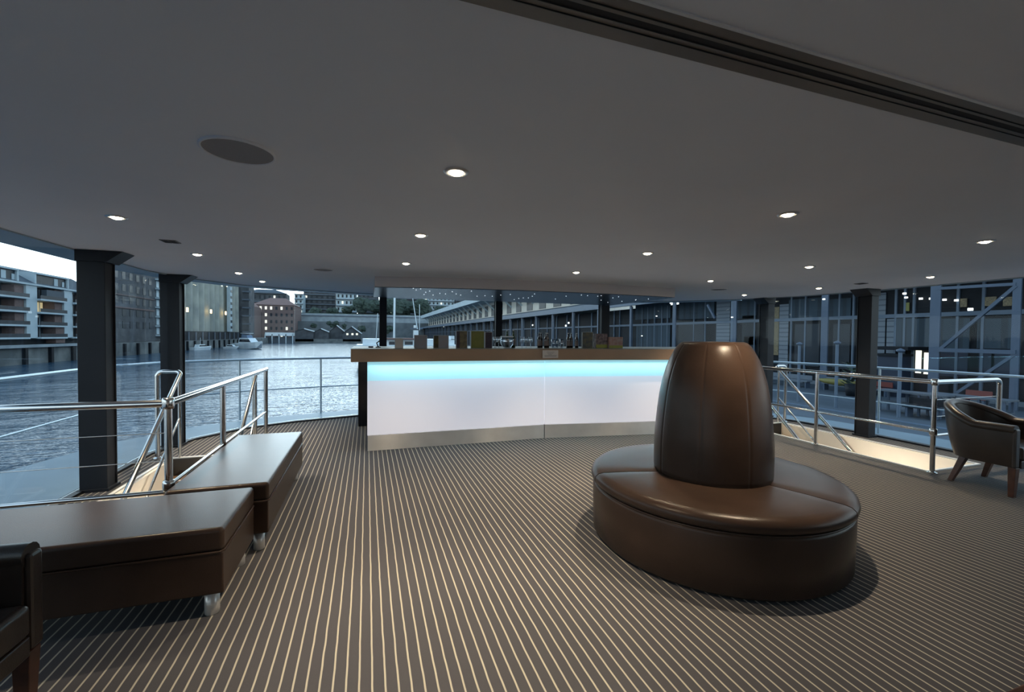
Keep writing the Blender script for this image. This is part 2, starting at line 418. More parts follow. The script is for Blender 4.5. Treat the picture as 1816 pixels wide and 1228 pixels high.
for k_, (a, b_) in enumerate(segs):
    A = Vector(a); B = Vector(b_); d = (B-A).normalized(); n_ = Vector((-d.y, d.x))*.005
    A2 = A+d*.004; B2 = B-d*.004
    g = MB().prism([tuple(A2+n_), tuple(B2+n_), tuple(B2-n_), tuple(A2-n_)], .03, CEIL-.01).build('window_%d' % (k_+1), 'window_glass')
    tag(g, kind='structure')

# back wall of the room, behind the camera
tag(MB().box(-2.5, 7.1, -4.1, -4.0, 0, CEIL+.1).build('wall_back', 'fascia_paint'), kind='structure')

# stairwells
def stairwell(side, H, outer_x, inner_x):
    x0, x1, y0, y1 = H; D = 2.3
    wd = .03
    tag(MB().box(outer_x-wd if outer_x > inner_x else outer_x, outer_x if outer_x > inner_x else outer_x+wd, y0, y1, -D, 0.0).build('wall_stairwell_outer_'+side, 'cream_panel'), kind='structure')
    tag(MB().box(inner_x, inner_x+(wd if outer_x > inner_x else -wd), y0, y1, -D, -.01).build('wall_stairwell_inner_'+side, 'cream_panel'), kind='structure')
    tag(MB().box(x0+wd, x1-wd, y0, y0+wd, -D, -.01).build('wall_stairwell_aft_'+side, 'cream_panel'), kind='structure')
    t_ = .028
    tm = MB().box(x0-t_, x0, y0-t_, y1+t_, -.05, .012).box(x1, x1+t_, y0-t_, y1+t_, -.05, .012)
    tm.box(x0, x1, y0-t_, y0, -.05, .012).box(x0, x1, y1, y1+t_, -.05, .012)
    tag(tm.build('trim_'+('4' if side == 'left' else '5'), 'white_trim'), kind='structure')
    st = thing('staircase', ((x0+x1)/2, y1, -2.0), 'narrow carpeted stairs down '+('through the floor opening behind the two leather benches' if side == 'left' else 'through the floor opening right of the round seat'), 'stairs')
    n = 10
    for i in range(n):
        zt = -.19*(i+1); yb = y1-.225*(i+1)
        if yb < y0+wd: break
        MB().box(x0+wd+.004, x1-wd-.004, yb, yb+.225, zt-.04, zt).build('tread', 'step_carpet', st)
        MB().box(x0+wd+.004, x1-wd-.004, yb+.215, yb+.225, zt, zt+.19-(.0 if i == 0 else .04)).build('riser', 'black_gloss' if i == 0 else 'dark_wood', st)
        MB().box(x0+wd+.004, x1-wd-.004, yb-.004, yb+.02, zt-.002, zt+.004).build('nosing', 'white_trim', st)
def stairwell_lamp(x, y, z, nx, label, e_):
    l = thing('stairwell_lamp', (x,y,z), label, 'wall light', 'stairwell lamps')
    MB().box(x-.015, x+.015, y-.09, y+.09, z-.05, z+.05).build('housing', 'brushed_steel', l, bevel=.004)
    MB().box(x+nx*.015, x+nx*.02, y-.075, y+.075, z-.035, z+.035).build('lens', 'lamp_white', l)
    L = bpy.data.lights.new('stairwell_light', 'AREA'); L.shape = 'RECTANGLE'; L.size = .07; L.size_y = .15; L.energy = e_; L.color = (1.0,.85,.68)
    o = bpy.data.objects.new('stairwell_light', L); sc.collection.objects.link(o); o.parent = l; o.location = (nx*.03,0,0); o.rotation_euler = (0, math.radians(90)*(-1 if nx > 0 else 1), 0)
stairwell_lamp(HR[0]+.05, 3.7, -.55, 1, 'small wall light inside the right stairwell below the guard rail', 7)
stairwell_lamp(HL[1]-.05, 4.6, -.55, -1, 'small wall light inside the left stairwell below the guard rail', 7)
stairwell('left', HL, HL[0], HL[1])
stairwell('right', HR, HR[1], HR[0])

# ---------------------------------------------------------------- railings
def arc(c, a, b_, r, n=6):   # fillet at corner c between directions to a and b
    c = Vector(c); a = (Vector(a)-c).normalized(); b_ = (Vector(b_)-c).normalized()
    th = a.angle(b_); d = r/math.tan(th/2); p0 = c+a*d; p1 = c+b_*d
    cen = c+(a+b_).normalized()*(r/math.sin(th/2)); v0 = p0-cen; v1 = p1-cen; out_ = []
    om = v0.angle(v1)
    for i in range(n+1):
        t_ = i/n; out_.append(cen+(v0*math.sin((1-t_)*om)+v1*math.sin(t_*om))/math.sin(om))
    return out_
def filleted(pts, r):
    P = [Vector(pts[0])]
    for i in range(1, len(pts)-1): P += arc(pts[i], pts[i-1], pts[i+1], r)
    return P+[Vector(pts[-1])]
def flange(mb, x, y): mb.lathe([(.0,0),(.045,0),(.045,.008),(.028,.014),(.022,.02)], (x,y,0), 16, cap=False); return mb

def guard(label, xi, xo, yc, ye, posts):
    g = thing('stair_guard_rail', (xi, yc, 0), label, 'railing')
    MB().tube(filleted([(xi,ye,.97),(xi,yc,.97)], .05), .024, 14).build('top_rail', 'chrome', g)
    MB().tube(filleted([(xi,yc,.97),(xo,yc,.97),(xo,yc,.0)], .06), .024, 14).build('end_rail', 'chrome', g)
    MB().tube([(xi,ye,.44),(xi,yc,.44)], .014, 10).build('lower_rail', 'chrome', g)
    MB().tube([(xi,yc,.40),(xo,yc,.40)], .014, 10).build('lower_rail', 'chrome', g)
    for y in posts:
        p = MB().tube([(xi,y,0),(xi,y,.96)], .022, 14); p.build('post', 'chrome', g)
        f = MB(); flange(f, xi, y); f.build('flange', 'chrome', g)
    f = MB(); flange(f, xo, yc); f.build('flange', 'chrome', g)
    for z in (.60,.78): MB().tube([(xi,yc,z),(xo,yc,z)], .003, 6).build('wire', 'chrome', g)
    for z in (.44,.97): MB().lathe([(.0,-.035),(.030,-.035),(.034,-.02),(.034,.02),(.030,.035),(0,.035)], (xi,yc,z), 14).build('clamp', 'chrome', g)
guard('chrome guard rail around the stair opening behind the two leather benches', -1.205, -2.13, 3.30, 6.14, [3.30, 4.40, 6.10])
guard('chrome guard rail around the stair opening behind the right armchair', 5.71, 6.88, 2.90, 5.42, [2.90, 4.16, 5.40])

def handrail(label, xpost, x, ytop, ztop, slope, yend, ypost=None):
    h = thing('stair_handrail', (xpost, ytop, 0), label, 'handrail')
    z_end = ztop-.03-(ytop-yend)*slope
    pts = [(xpost,ytop+.06,0),(xpost,ytop+.06,ztop+.02),(x,ytop+.06,ztop+.02),(x,yend,z_end)]
    MB().tube(filleted(pts, .06), .023, 14).build('rail', 'chrome', h)
    zl = ztop-.50
    MB().tube([(x,ytop,zl),(x,yend,zl-(ytop-yend)*slope)], .012, 10).build('lower_rail', 'chrome', h)
    MB().tube([(x,ytop+.0,0),(x,ytop+.0,ztop-.03)], .017, 12).build('post', 'chrome', h)
    f = MB(); flange(f, xpost, ytop+.06); f.build('flange', 'chrome', h)
handrail('chrome looped handrail beside the left windows, descending into the stairs', -2.24, -2.01, 5.80, .96, .80, 3.75)
handrail('chrome handrail descending beside the far end of the left guard rail', -1.36, -1.33, 6.15, .90, .83, 3.9)
handrail('chrome looped handrail beside the right windows, descending into the stairs', 6.75, 6.52, 5.40, .93, .93, 3.4)
handrail('chrome handrail descending close behind the round seat', 5.78, 5.79, 5.45, .93, .93, 3.4)

# ---------------------------------------------------------------- window columns
def column(x, y, inb, label, w_=.20, d_=.17, brk=True, top=CEIL):
    c = thing('window_column', (x, y, 0), label, 'column')
    b_ = MB().box(x-w_/2, x+w_/2, y-d_/2, y-d_/2+.012, 0, top)
    b_.box(x-w_/2, x+w_/2, y+d_/2-.012, y+d_/2, 0, top).box(x-w_*.44, x+w_*.44, y-d_/2+.012, y+d_/2-.012, 0, top-.001)
    b_.build('shaft', 'black_steel', c, bevel=.004)
    if brk:
        s = inb
        xa = x+s*w_/2
        MB().add([(x-w_/2-.0*s,y-d_/2-.02,top-.10),(x-w_/2,y+d_/2+.02,top-.10),(xa+s*.02,y-d_/2-.02,top-.10),(xa+s*.02,y+d_/2+.02,top-.10),
                  (x-w_/2,y-d_/2-.02,top-.003),(x-w_/2,y+d_/2+.02,top-.003),(xa+s*.14,y-d_/2-.02,top-.003),(xa+s*.14,y+d_/2+.02,top-.003)] if s > 0 else
                 [(xa+s*.02,y-d_/2-.02,top-.10),(xa+s*.02,y+d_/2+.02,top-.10),(x+w_/2,y-d_/2-.02,top-.10),(x+w_/2,y+d_/2+.02,top-.10),
                  (xa+s*.14,y-d_/2-.02,top-.003),(xa+s*.14,y+d_/2+.02,top-.003),(x+w_/2,y-d_/2-.02,top-.003),(x+w_/2,y+d_/2+.02,top-.003)],
                 [(0,1,3,2),(4,6,7,5),(0,2,6,4),(1,5,7,3),(0,4,5,1),(2,3,7,6)]).build('bracket', 'black_steel', c)
    MB().box(x-w_/2-.015, x+w_/2+.015, y-d_/2-.015, y+d_/2+.015, 0, .025).build('base_plate', 'black_steel', c)
column(-2.30, 4.86, 1, 'thick black column at the left windows, nearest the benches')
column(-2.30, 6.45, 1, 'second black column at the left windows, behind the looped handrail')
column(6.90, 4.31, -1, 'black column at the right windows behind the stair guard rail', .15, .19)
column(6.86, 5.95, -1, 'black column at the right windows just right of the round seat back', .15, .19)
column(.26, 7.80, 1, 'slim black column behind the left end of the bar', .12, .12, False)
column(2.40, 8.00, 1, 'slim black column behind the middle of the bar', .13, .12, False)
column(4.52, 7.66, 1, 'black column behind the right part of the bar', .18, .14, False)

# ---------------------------------------------------------------- bar
B0, B1, B2 = Vector((0,5.52)), Vector((2.34,5.53)), Vector((4.72,5.20))
ZU, ZT, ZP = 1.10, 1.255, .19
bar = thing('bar_counter', (2.34, 5.9, 0), 'long white backlit bar with brown counter edge and steel plinth', 'bar')
def npl(a, b_, o0, o1):
    d = (b_-a).normalized(); n = Vector((d.y, -d.x)); return [tuple(a+n*o0), tuple(b_+n*o0), tuple(b_+n*o1), tuple(a+n*o1)]
gap = .0025
for a, b_ in ((B0, B1), (B1, B2)):
    d = (b_-a).normalized(); a2 = a+d*gap; b2 = b_-d*gap
    MB().prism(npl(a2, b2, 0, -.03), ZP, ZU-.245).build('front_panel', 'bar_panel', bar)
    MB().prism(npl(a2, b2, 0, -.03), ZU-.245, ZU-.002).build('glow_panel', 'bar_glow', bar)
    MB().prism(npl(a2+d*.004, b2-d*.004, .012, -.03), 0.0, ZP-.003).build('plinth', 'plinth_steel', bar)
    MB().prism(npl(a2, b2, .05, .02), ZU-.016, ZU-.002).build('light_strip', 'bar_glow', bar)
body = [(.02,5.56),(2.34,5.57),(4.70,5.24),(4.85,6.10),(2.34,6.40),(.02,6.40)]
MB().prism(body, .0, ZU-.004).build('body', 'black_gloss', bar)
fr_ = [(-.18,5.30),(2.31,5.31),(4.90,4.95)]; bk = [(5.05,6.10),(2.36,6.44),(-.18,6.44)]
MB().prism(fr_+bk, ZU, ZT-.006).build('counter_edge', 'counter_edge', bar, bevel=.004)
MB().prism([(-.178,5.302),(2.31,5.312),(4.898,4.952),(5.048,6.098),(2.36,6.438),(-.178,6.438)], ZT-.006, ZT).build('counter_top', 'counter_stone', bar)
# LED light under the counter, washing the panel
for a, b_ in ((B0, B1), (B1, B2)):
    mid = (a+b_)/2; d = (b_-a).normalized()
    L = bpy.data.lights.new('bar_led', 'AREA'); L.shape = 'RECTANGLE'; L.size = (b_-a).length*.98; L.size_y = .02; L.energy = 5.5; L.color = (.40,.80,1.0)
    o = bpy.data.objects.new('bar_led', L); sc.collection.objects.link(o); o.parent = bar
    o.location = Vector((mid.x+d.y*.07, mid.y-d.x*.07, ZU-.02))-bar.location
    o.rotation_euler = (math.radians(-18), 0, math.atan2(d.y, d.x))
bb = thing('back_bar_cabinet', (2.3, 7.2, 0), 'low black cabinet between the bar and the bow windows', 'cabinet')
MB().box(-.13, 4.3, 7.02, 7.42, 0, 1.08).build('carcass', 'black_gloss', bb, bevel=.004)
MB().box(-.14, 4.32, 7.00, 7.44, 1.08, 1.11).build('worktop', 'black_steel', bb)
for i in range(4): MB().box(-.1+i*1.1, .96+i*1.1, 7.00, 7.018, .1, 1.02).build('door', 'black_gloss', bb)
# small notice on the counter edge
sg = thing('counter_sign', (2.33,5.30,1.12), 'small pale printed notice stuck on the middle of the brown counter edge', 'sign')
dd = (Vector((4.90,4.95))-Vector((2.31,5.31))).normalized()
c0 = at(962, 628, 1, 5.30); c1 = at(990, 628, 1, 5.285)
MB().box(c0.x, c1.x, 5.286, 5.302, 1.128, 1.232).build('sheet', 'sign_paper', sg)
tx = MB()
for i, (z, a_, b_) in enumerate(((1.205,.25,.75),(1.188,.3,.68),(1.172,.35,.6),(1.160,.1,.9),(1.148,.12,.88))):
    tx.box(c0.x+(c1.x-c0.x)*a_, c0.x+(c1.x-c0.x)*b_, 5.2845, 5.287, z, z+.006)
tx.build('printed_lines', 'sign_ink', sg)

# canopy above the bar
CF = [(.09,5.60),(.7,5.44),(1.3,5.33),(1.92,5.26),(2.6,5.22),(3.3,5.22),(3.9,5.25),(4.30,5.28)]
cn = thing('bar_canopy', (2.2, 6.1, 2.01), 'dropped canopy over the bar with pale curved fascia and dark starlit underside', 'canopy')
back_y = 7.06
MB().prism(CF+[(4.30,5.34)]+[(x,y+.06) for x,y in CF[::-1]]+[], 2.012, CEIL).build('fascia', 'fascia_paint', cn)
MB().prism([(x,y+.01) for x,y in CF]+[(4.30,back_y),(.09,back_y)], 2.004, 2.02).build('underside', 'soffit_gloss', cn)
MB().box(.09,.12,5.62,back_y,2.02,CEIL).box(4.27,4.30,5.3,back_y,2.02,CEIL).box(.09,4.30,back_y-.03,back_y,2.02,CEIL).build('side_panel', 'fascia_paint', cn)
star = MB().lathe([(0,0),(.0065,0),(.0065,.003),(0,.003)], (0,0,0), 8)
st0 = None; rs = random.Random(3)
spx = [(733,512),(738,515),(746,513),(752,523),(762,517),(780,521),(790,522),(802,518),(809,522),(817,524),(836,517),(846,526),(860,525),(873,526),(888,524),(905,523),(912,532),(920,530),(928,529),(937,529),(944,526),(948,522),(1031,524),(1042,525),(1060,526),(1066,525),(1087,529),(1097,527),(1108,524),(1115,525),(1127,533),(1066,533),(1078,537),(1103,535),(1128,532),(1150,531),(755,519),(768,524),(1004,526),(985,531)]
for px, py in spx:
    p = at(px, py, 2, 2.0)
    if not (.12 < p.x < 4.25 and 5.3 < p.y < 7.0): continue
    if st0 is None:
        st0 = star.build('star_light', 'star_white', cn, local=True); s = st0
    else:
        s = st0.copy(); sc.collection.objects.link(s); s.parent = cn
    s.location = Vector((p.x, p.y, 2.0005))-cn.location

# ---------------------------------------------------------------- things on the bar
def ctop(px, y): return at(px, 615, 1, y).x
def bar_y(x, off=.30):
    return (5.30 if x < 2.31 else 5.31-(x-2.31)*.139)+off
def bottle(px, off, kind, label, group, h=.215, r=.025):
    x = ctop(px, 5.6); y = bar_y(x, off)
    t_ = thing('beer_bottle' if kind == 'brown' else 'wine_bottle', (x,y,ZT), label, 'bottle', group)
    MB().lathe([(0,0),(r,0),(r,h*.55),(r*.9,h*.63),(r*.42,h*.76),(r*.38,h*.95),(0,h*.95)], (x,y,ZT), 14).build('glass_body', 'bottle_'+kind, t_)
    MB().lathe([(r*1.02,h*.15),(r*1.02,h*.48)], (x,y,ZT), 14, cap=False).build('paper_label', 'label_paper', t_)
    MB().lathe([(r*.46,h*.93),(r*.46,h),(0,h)], (x,y,ZT), 10).build('cap', 'frame_grey', t_)
n1 = ['leftmost brown bottle of the row right of the wine glasses', 'second brown bottle right of the wine glasses', 'third brown bottle right of the wine glasses', 'fourth brown bottle, at the right end of the first row']
for i, px in enumerate((955,961,967,972)): bottle(px, .28+.05*(i%2), 'brown', n1[i], 'brown bottles, first row')
n2 = ['leftmost brown bottle of the row left of the black framed card', 'middle brown bottle of the row left of the black framed card', 'right brown bottle of the row left of the black framed card']
for i, px in enumerate((1004,1011,1018)): bottle(px, .28+.04*(i%2), 'brown', n2[i], 'brown bottles, second row')
bottle(899, .30, 'green', 'green wine bottle standing in the clear ice bowl', 'wine bottles by the ice bowl', .245, .026)
bottle(912, .34, 'green', 'dark green wine bottle just right of the ice bowl', 'wine bottles by the ice bowl', .25, .028)
def wineglass(px, off, label, group, h=.15):
    x = ctop(px, 5.6); y = bar_y(x, off)
    t_ = thing('wine_glass', (x,y,ZT), label, 'glass', group)
    MB().lathe([(.028,.001),(.028,.003),(.004,.007),(.0035,h*.42)], (x,y,ZT), 14, cap=False).build('stem', 'drink_glass', t_)
    MB().lathe([(.0035,h*.42),(.022,h*.5),(.031,h*.65),(.030,h*.85),(.025,h)], (x,y,ZT), 14, cap=False).build('bowl', 'drink_glass', t_)
wl = ['clear stemmed glass left of the ice bowl, by the dark panel', 'clear stemmed glass touching the left of the ice bowl']
for i, px in enumerate((876,883)): wineglass(px, .26, wl[i], 'glasses left of the ice bowl')
wl = ['leftmost stemmed glass between the wine bottle and brown bottles', 'second stemmed glass right of the wine bottle', 'third stemmed glass, nearest the first brown bottles']
for i, px in enumerate((924,932,939)): wineglass(px, .26+.03*(i%2), wl[i], 'glasses right of the ice bowl')
def tumbler(px, off, label, group):
    x = ctop(px, 5.6); y = bar_y(x, off)
    t_ = MB().lathe([(0,.001),(.022,.001),(.028,.125),(.026,.125),(.020,.012),(0,.012)], (x,y,ZT), 14, cap=False).build('tumbler', 'drink_glass')
    tag(t_, label, 'glass', group)
tl = ['leftmost tumbler between the two rows of brown bottles', 'middle tumbler between the two rows of brown bottles', 'rightmost tumbler between the two rows of brown bottles']
for i, px in enumerate((979,986,993)): tumbler(px, .27+.03*(i%2), tl[i], 'tumblers between the bottle rows')
x = ctop(899, 5.6); y = bar_y(x, .30)
ib = thing('ice_bowl', (x,y,ZT), 'round clear ice bowl with a bright white rim on the bar', 'bowl')
MB().lathe([(.05,.004),(.085,.05),(.095,.10),(.075,.150),(.072,.150),(.091,.10),(.081,.052),(.048,.008)], (x,y,ZT), 24, cap=False).build('bowl_wall', 'drink_glass', ib)
MB().tube([(x+.080*math.cos(a*.2618), y+.080*math.sin(a*.2618), ZT+.152) for a in range(24)], .010, 8, closed=True).build('rim', 'ice_white', ib)
MB().lathe([(0,0),(.055,0),(.05,.008),(0,.008)], (x,y,ZT), 20).build('base', 'ice_white', ib)
def card(px0, px1, ptop, label, mats, name='menu_card', cat='card', dep=.02, off=.22, strip=None, group=None):
    x0 = ctop(px0, 5.55); x1 = ctop(px1, 5.55); y = bar_y((x0+x1)/2, off)
    zt = at((px0+px1)/2, ptop, 1, y).z
    t_ = thing(name, ((x0+x1)/2,y,ZT), label, cat, group)
    fw = .006
    if name != 'drinks_box':
        MB().box(x0,x0+fw,y,y+dep,ZT,zt).box(x1-fw,x1,y,y+dep,ZT,zt).box(x0,x1,y,y+dep,zt-fw,zt).build('frame', 'frame_grey', t_)
        MB().box(x0+fw,x1-fw,y+.003,y+dep-.003,ZT,zt-fw).build('sheet', mats[0], t_)
        if len(mats) > 1:
            MB().box(x0+fw+(x1-x0)*.0,x0+(x1-x0)*.32,y-.001,y+.004,ZT+.004,zt-fw).build('printed_band', mats[1], t_)
    else:
        MB().box(x0,x1,y,y+dep,ZT,zt).build('carton', mats[0], t_, bevel=.002)
        MB().box(x0+.002,x1-.002,y-.002,y+.001,ZT+.004,ZT+(zt-ZT)*.25).build('front_band', strip, t_)
card(700,715,600, 'tiny beige card at the far left of the bar items', ['sign_paper'])
card(734,757,594.5, 'wide greyish pink framed card on the left part of the bar', ['card_grey'])
card(768,795,595, 'grey framed card with a dark left band', ['card_grey','card_black'])
card(808,828,587, 'tall gold and brown framed card left of the olive one', ['card_gold','card_plum'])
card(834,858,587, 'tall olive green framed card on the bar', ['card_olive'])
card(859,872,589, 'dark plum card right of the olive one, before the glasses', ['card_plum'])
card(1026,1045,589, 'black framed card with a golden picture right of the bottles', ['card_black'])
card(1050,1070,592, 'chequered carton with green base band, near the right end of the bar', ['box_check'], 'drinks_box','box', .10, .25, 'strip_green', 'cartons on the bar')
card(1071,1095,598, 'pinkish carton with a yellow green base band on the bar', ['box_pink'], 'drinks_box','box', .10, .25, 'strip_green', 'cartons on the bar')
x = ctop(671, 5.7); tl_ = thing('corkscrew_stand', (x,5.75,ZT), 'small black stand with a tilted arm at the left end of the bar', 'bar tool')
MB().lathe([(0,0),(.035,0),(.03,.012),(.008,.018),(0,.018)], (x,5.75,ZT), 14).build('foot', 'black_gloss', tl_)
MB().tube([(x,5.75,ZT+.01),(x-.02,5.75,ZT+.06),(x+.015,5.75,ZT+.085)], .008, 8).build('arm', 'black_gloss', tl_)
tag(MB().box(x-.12,x-.06,5.72,5.78,ZT,ZT+.018).build('bottle_opener', 'black_gloss', bevel=.004), 'flat black opener lying left of the small black stand', 'bar tool')

# ---------------------------------------------------------------- ceiling fittings
DL = [((207,385),'nearest downlight above the left windows'),((350,451),'second downlight along the left windows'),((423,484),'third downlight along the left windows'),((465,499),'farthest downlight along the left windows'),
      ((809,305),'largest downlight, nearest the camera above the middle of the carpet'),((746,417),'middle downlight of the column left of the bar centre'),((720,467),'farthest downlight left of the bar centre, just before the canopy'),
      ((1148,449),'downlight between the canopy and the round seat'),((1397,380),'downlight above and right of the round seat back'),((1747,428),'downlight at the far right of the ceiling'),
      ((1022,483),'downlight just before the middle of the canopy'),((1260,498),'downlight just right of the canopy'),((1435,473),'downlight midway between the round seat and right column'),
      ((1320,523),'tiny far downlight behind the round seat by the bow glass'),((1452,511),'tiny downlight between the two right columns'),((1650,491),'downlight near the edge of the right windows')]
DK = {(809,305):1.5, (746,417):.9, (1747,428):.35, (1650,491):.5, (1435,473):.6, (1397,380):.7, (1452,511):.5, (1148,449):1.0, (207,385):.8, (1022,483):1.0}
def downlight(x, y, label, k=1.0, group='recessed downlights'):
    d = thing('downlight', (x,y,CEIL), label, 'ceiling light', group)
    MB().lathe([(.030,.004),(.034,-.006),(.050,-.008),(.056,-.001)], (x,y,CEIL), 24, cap=False).build('trim_ring', 'brushed_steel', d)
    MB().lathe([(0,-.016),(.010,-.0155),(.020,-.013),(.028,-.008),(.032,-.003)], (x,y,CEIL), 20, cap=False).build('lamp_face', 'lamp_white', d)
    L = bpy.data.lights.new('downlight_spot', 'SPOT'); L.energy = SPOT_W*k; L.color = WARM; L.spot_size = math.radians(88); L.spot_blend = .85; L.shadow_soft_size = .025
    o = bpy.data.objects.new('downlight_spot', L); sc.collection.objects.link(o); o.parent = d; o.location = (0,0,-.02)
for (px, py), lab in DL:
    p = at(px, py, 2, CEIL); downlight(p.x, p.y, lab, DK.get((px,py), .8))
for x_ in (-1.5, .38, 4.3, 6.2):  # unseen lamps added so that bounce off the aft carpet lifts the ceiling
    for y_ in (-1.6, -3.0): downlight(x_, y_, ('first' if y_ > -2 else 'second')+' row of unseen fill downlights added behind the camera, '+{-1.5:'left end',.38:'left of centre',4.3:'right of centre',6.2:'right end'}[x_], .8, 'unseen fill downlights added behind the camera')
def speaker(px, py, r, label, ring=True):
    p = at(px, py, 2, CEIL)
    s = thing('ceiling_speaker', (p.x,p.y,CEIL), label, 'speaker', 'ceiling speakers')
    MB().lathe([(0,-.006),(r*.93,-.006)], (p.x,p.y,CEIL), 40, cap=False).build('grille', 'speaker_mesh', s)
    MB().lathe([(r*.93,-.006),(r*.95,-.010),(r,-.008),(r,.0)], (p.x,p.y,CEIL), 40, cap=False).build('bezel', 'ceiling_paint', s)
speaker(423, 267, .130, 'large round ceiling speaker at the upper left of the ceiling')
speaker(573, 478, .105, 'round ceiling speaker seen edge-on left of the canopy')
speaker(1275, 513, .115, 'round ceiling speaker seen edge-on right of the canopy')
def vent(px, py, label):
    p = at(px, py, 2, CEIL); s = thing('ceiling_vent', (p.x,p.y,CEIL), label, 'vent', 'small ceiling vents')
    MB().box(p.x-.055,p.x+.055,p.y-.055,p.y+.055,CEIL-.006,CEIL).build('plate', 'track_bronze', s, bevel=.002)
    MB().box(p.x-.045,p.x-.004,p.y-.045,p.y+.045,CEIL-.008,CEIL-.005).box(p.x+.004,p.x+.045,p.y-.045,p.y+.045,CEIL-.008,CEIL-.005).build('slot', 'slot_black', s)
vent(302, 428, 'small dark vent between the first two left downlights')
vent(1527, 503, 'small dark vent above the right black column')

# ---------------------------------------------------------------- round seat with tall conical back
PC = (2.34, 2.46)
pf = thing('round_seat', (PC[0],PC[1],0), 'round brown leather banquette with a tall bullet-shaped back in its middle', 'seat')
MB().lathe([(0,.012),(.806,.012),(.822,.03),(.826,.20),(.828,.345),(.822,.368),(.80,.372),(0,.372)], (*PC,0), 96).build('base_drum', 'leather', pf)
MB().tube([(PC[0]+.822*math.cos(a*math.pi/48), PC[1]+.822*math.sin(a*math.pi/48), .368) for a in range(96)], .006, 6, closed=True).build('piping', 'leather', pf)
seamA = [math.atan2(2.68-PC[1],1.53-PC[0]), math.atan2(1.73-PC[1],2.63-PC[0])]
a0, a1 = seamA[0], seamA[1]+2*math.pi if seamA[1] < 0 else seamA[1]
a2 = (a1+a0+2*math.pi)/2
cuts = [a0, a1, a2, a0+2*math.pi]
prof = [(.37,.375),(.818,.375),(.835,.386),(.842,.410),(.836,.436),(.815,.455),(.78,.463),(.60,.470),(.37,.470)]
for i in range(3):
    gp = .007
    cu = MB(); A0, A1 = cuts[i]+gp, cuts[i+1]-gp
    n = max(8, int((A1-A0)*14)); vs = []; m_ = len(prof)
    # pillow the cushion ends down towards each seam
    for k in range(n+1):
        a = A0+(A1-A0)*k/n; ed = min(k, n-k)
        f_ = 1.0 if ed > 1 else (.985 if ed == 1 else .93)
        for (r, z) in prof:
            zz = .375+(z-.375)*f_ if z > .40 else z
            vs.append((PC[0]+r*math.cos(a), PC[1]+r*math.sin(a), zz))
    fs = [(k*m_+j, k*m_+j+1, (k+1)*m_+j+1, (k+1)*m_+j) for k in range(n) for j in range(m_-1)]
    fs = [f[::-1] for f in fs]
    cu.add(vs, fs, True)
    cu.add(vs[:m_], [tuple(range(m_))]); cu.add(vs[-m_:], [tuple(range(m_))[::-1]])
    o = cu.build('seat_cushion', 'leather', pf)
    o.data.validate()
cone = [(0,.46),(.386,.46),(.389,.50),(.390,.595),(.388,.70),(.384,.766),(.372,.90),(.360,1.0),(.340,1.115),(.316,1.20),(.290,1.27),(.262,1.325),(.238,1.362),(.215,1.383),(.195,1.390),(0,1.393)]
# eight upholstered panels: seams are slightly sunk lines
cb = MB(); n = 320; seam0 = math.atan2(-PC[1], -PC[0])-.16
vs = []
for (r, z) in cone:
    for k in range(n):
        a = 2*math.pi*k/n + seam0
        ph = k % 40; s_ = 1.0-(.013 if ph == 0 else .003 if ph in (1, 39) else 0)
        vs.append((PC[0]+r*s_*math.cos(a), PC[1]+r*s_*math.sin(a), z))
fs = [(i*n+k, i*n+(k+1)%n, (i+1)*n+(k+1)%n, (i+1)*n+k) for i in range(len(cone)-1) for k in range(n)]
cb.add(vs, fs, True); cb.build('backrest', 'leather', pf)

# ---------------------------------------------------------------- leather benches
def bench(x0, x1, y0, y1, zt, label):
    b_ = thing('bench', ((x0+x1)/2,(y0+y1)/2,0), label, 'bench', 'brown leather benches')
    zs = .335
    o = MB().box(x0,x1,y0,y1,zs+.003,zt).build('cushion', 'leather', b_, bevel=.022, seg=5, smooth=True)
    o = MB().box(x0+.003,x1-.003,y0+.003,y1-.003,.125,zs).build('base', 'leather', b_, bevel=.008, seg=3, smooth=True)
    MB().tube([(x0+.02,y0+.002,zs+.001),(x1-.02,y0+.002,zs+.001),(x1-.002,y0+.02,zs+.001),(x1-.002,y1-.02,zs+.001)], .006, 8).build('piping', 'leather', b_)
    for x in (x0+.07, x1-.07):
        for y in (y0+.07, y1-.07):
            MB().lathe([(0,0),(.030,0),(.033,.004),(.033,.125),(0,.125)], (x,y,0), 20).build('leg', 'brushed_steel', b_)
bench(-2.30, -.675, 2.46, 3.08, .455, 'long brown leather bench in the left foreground beside the armchair')
bench(-1.17, -.605, 3.13, 4.70, .455, 'brown leather bench placed crosswise behind the long one, along the guard rail')

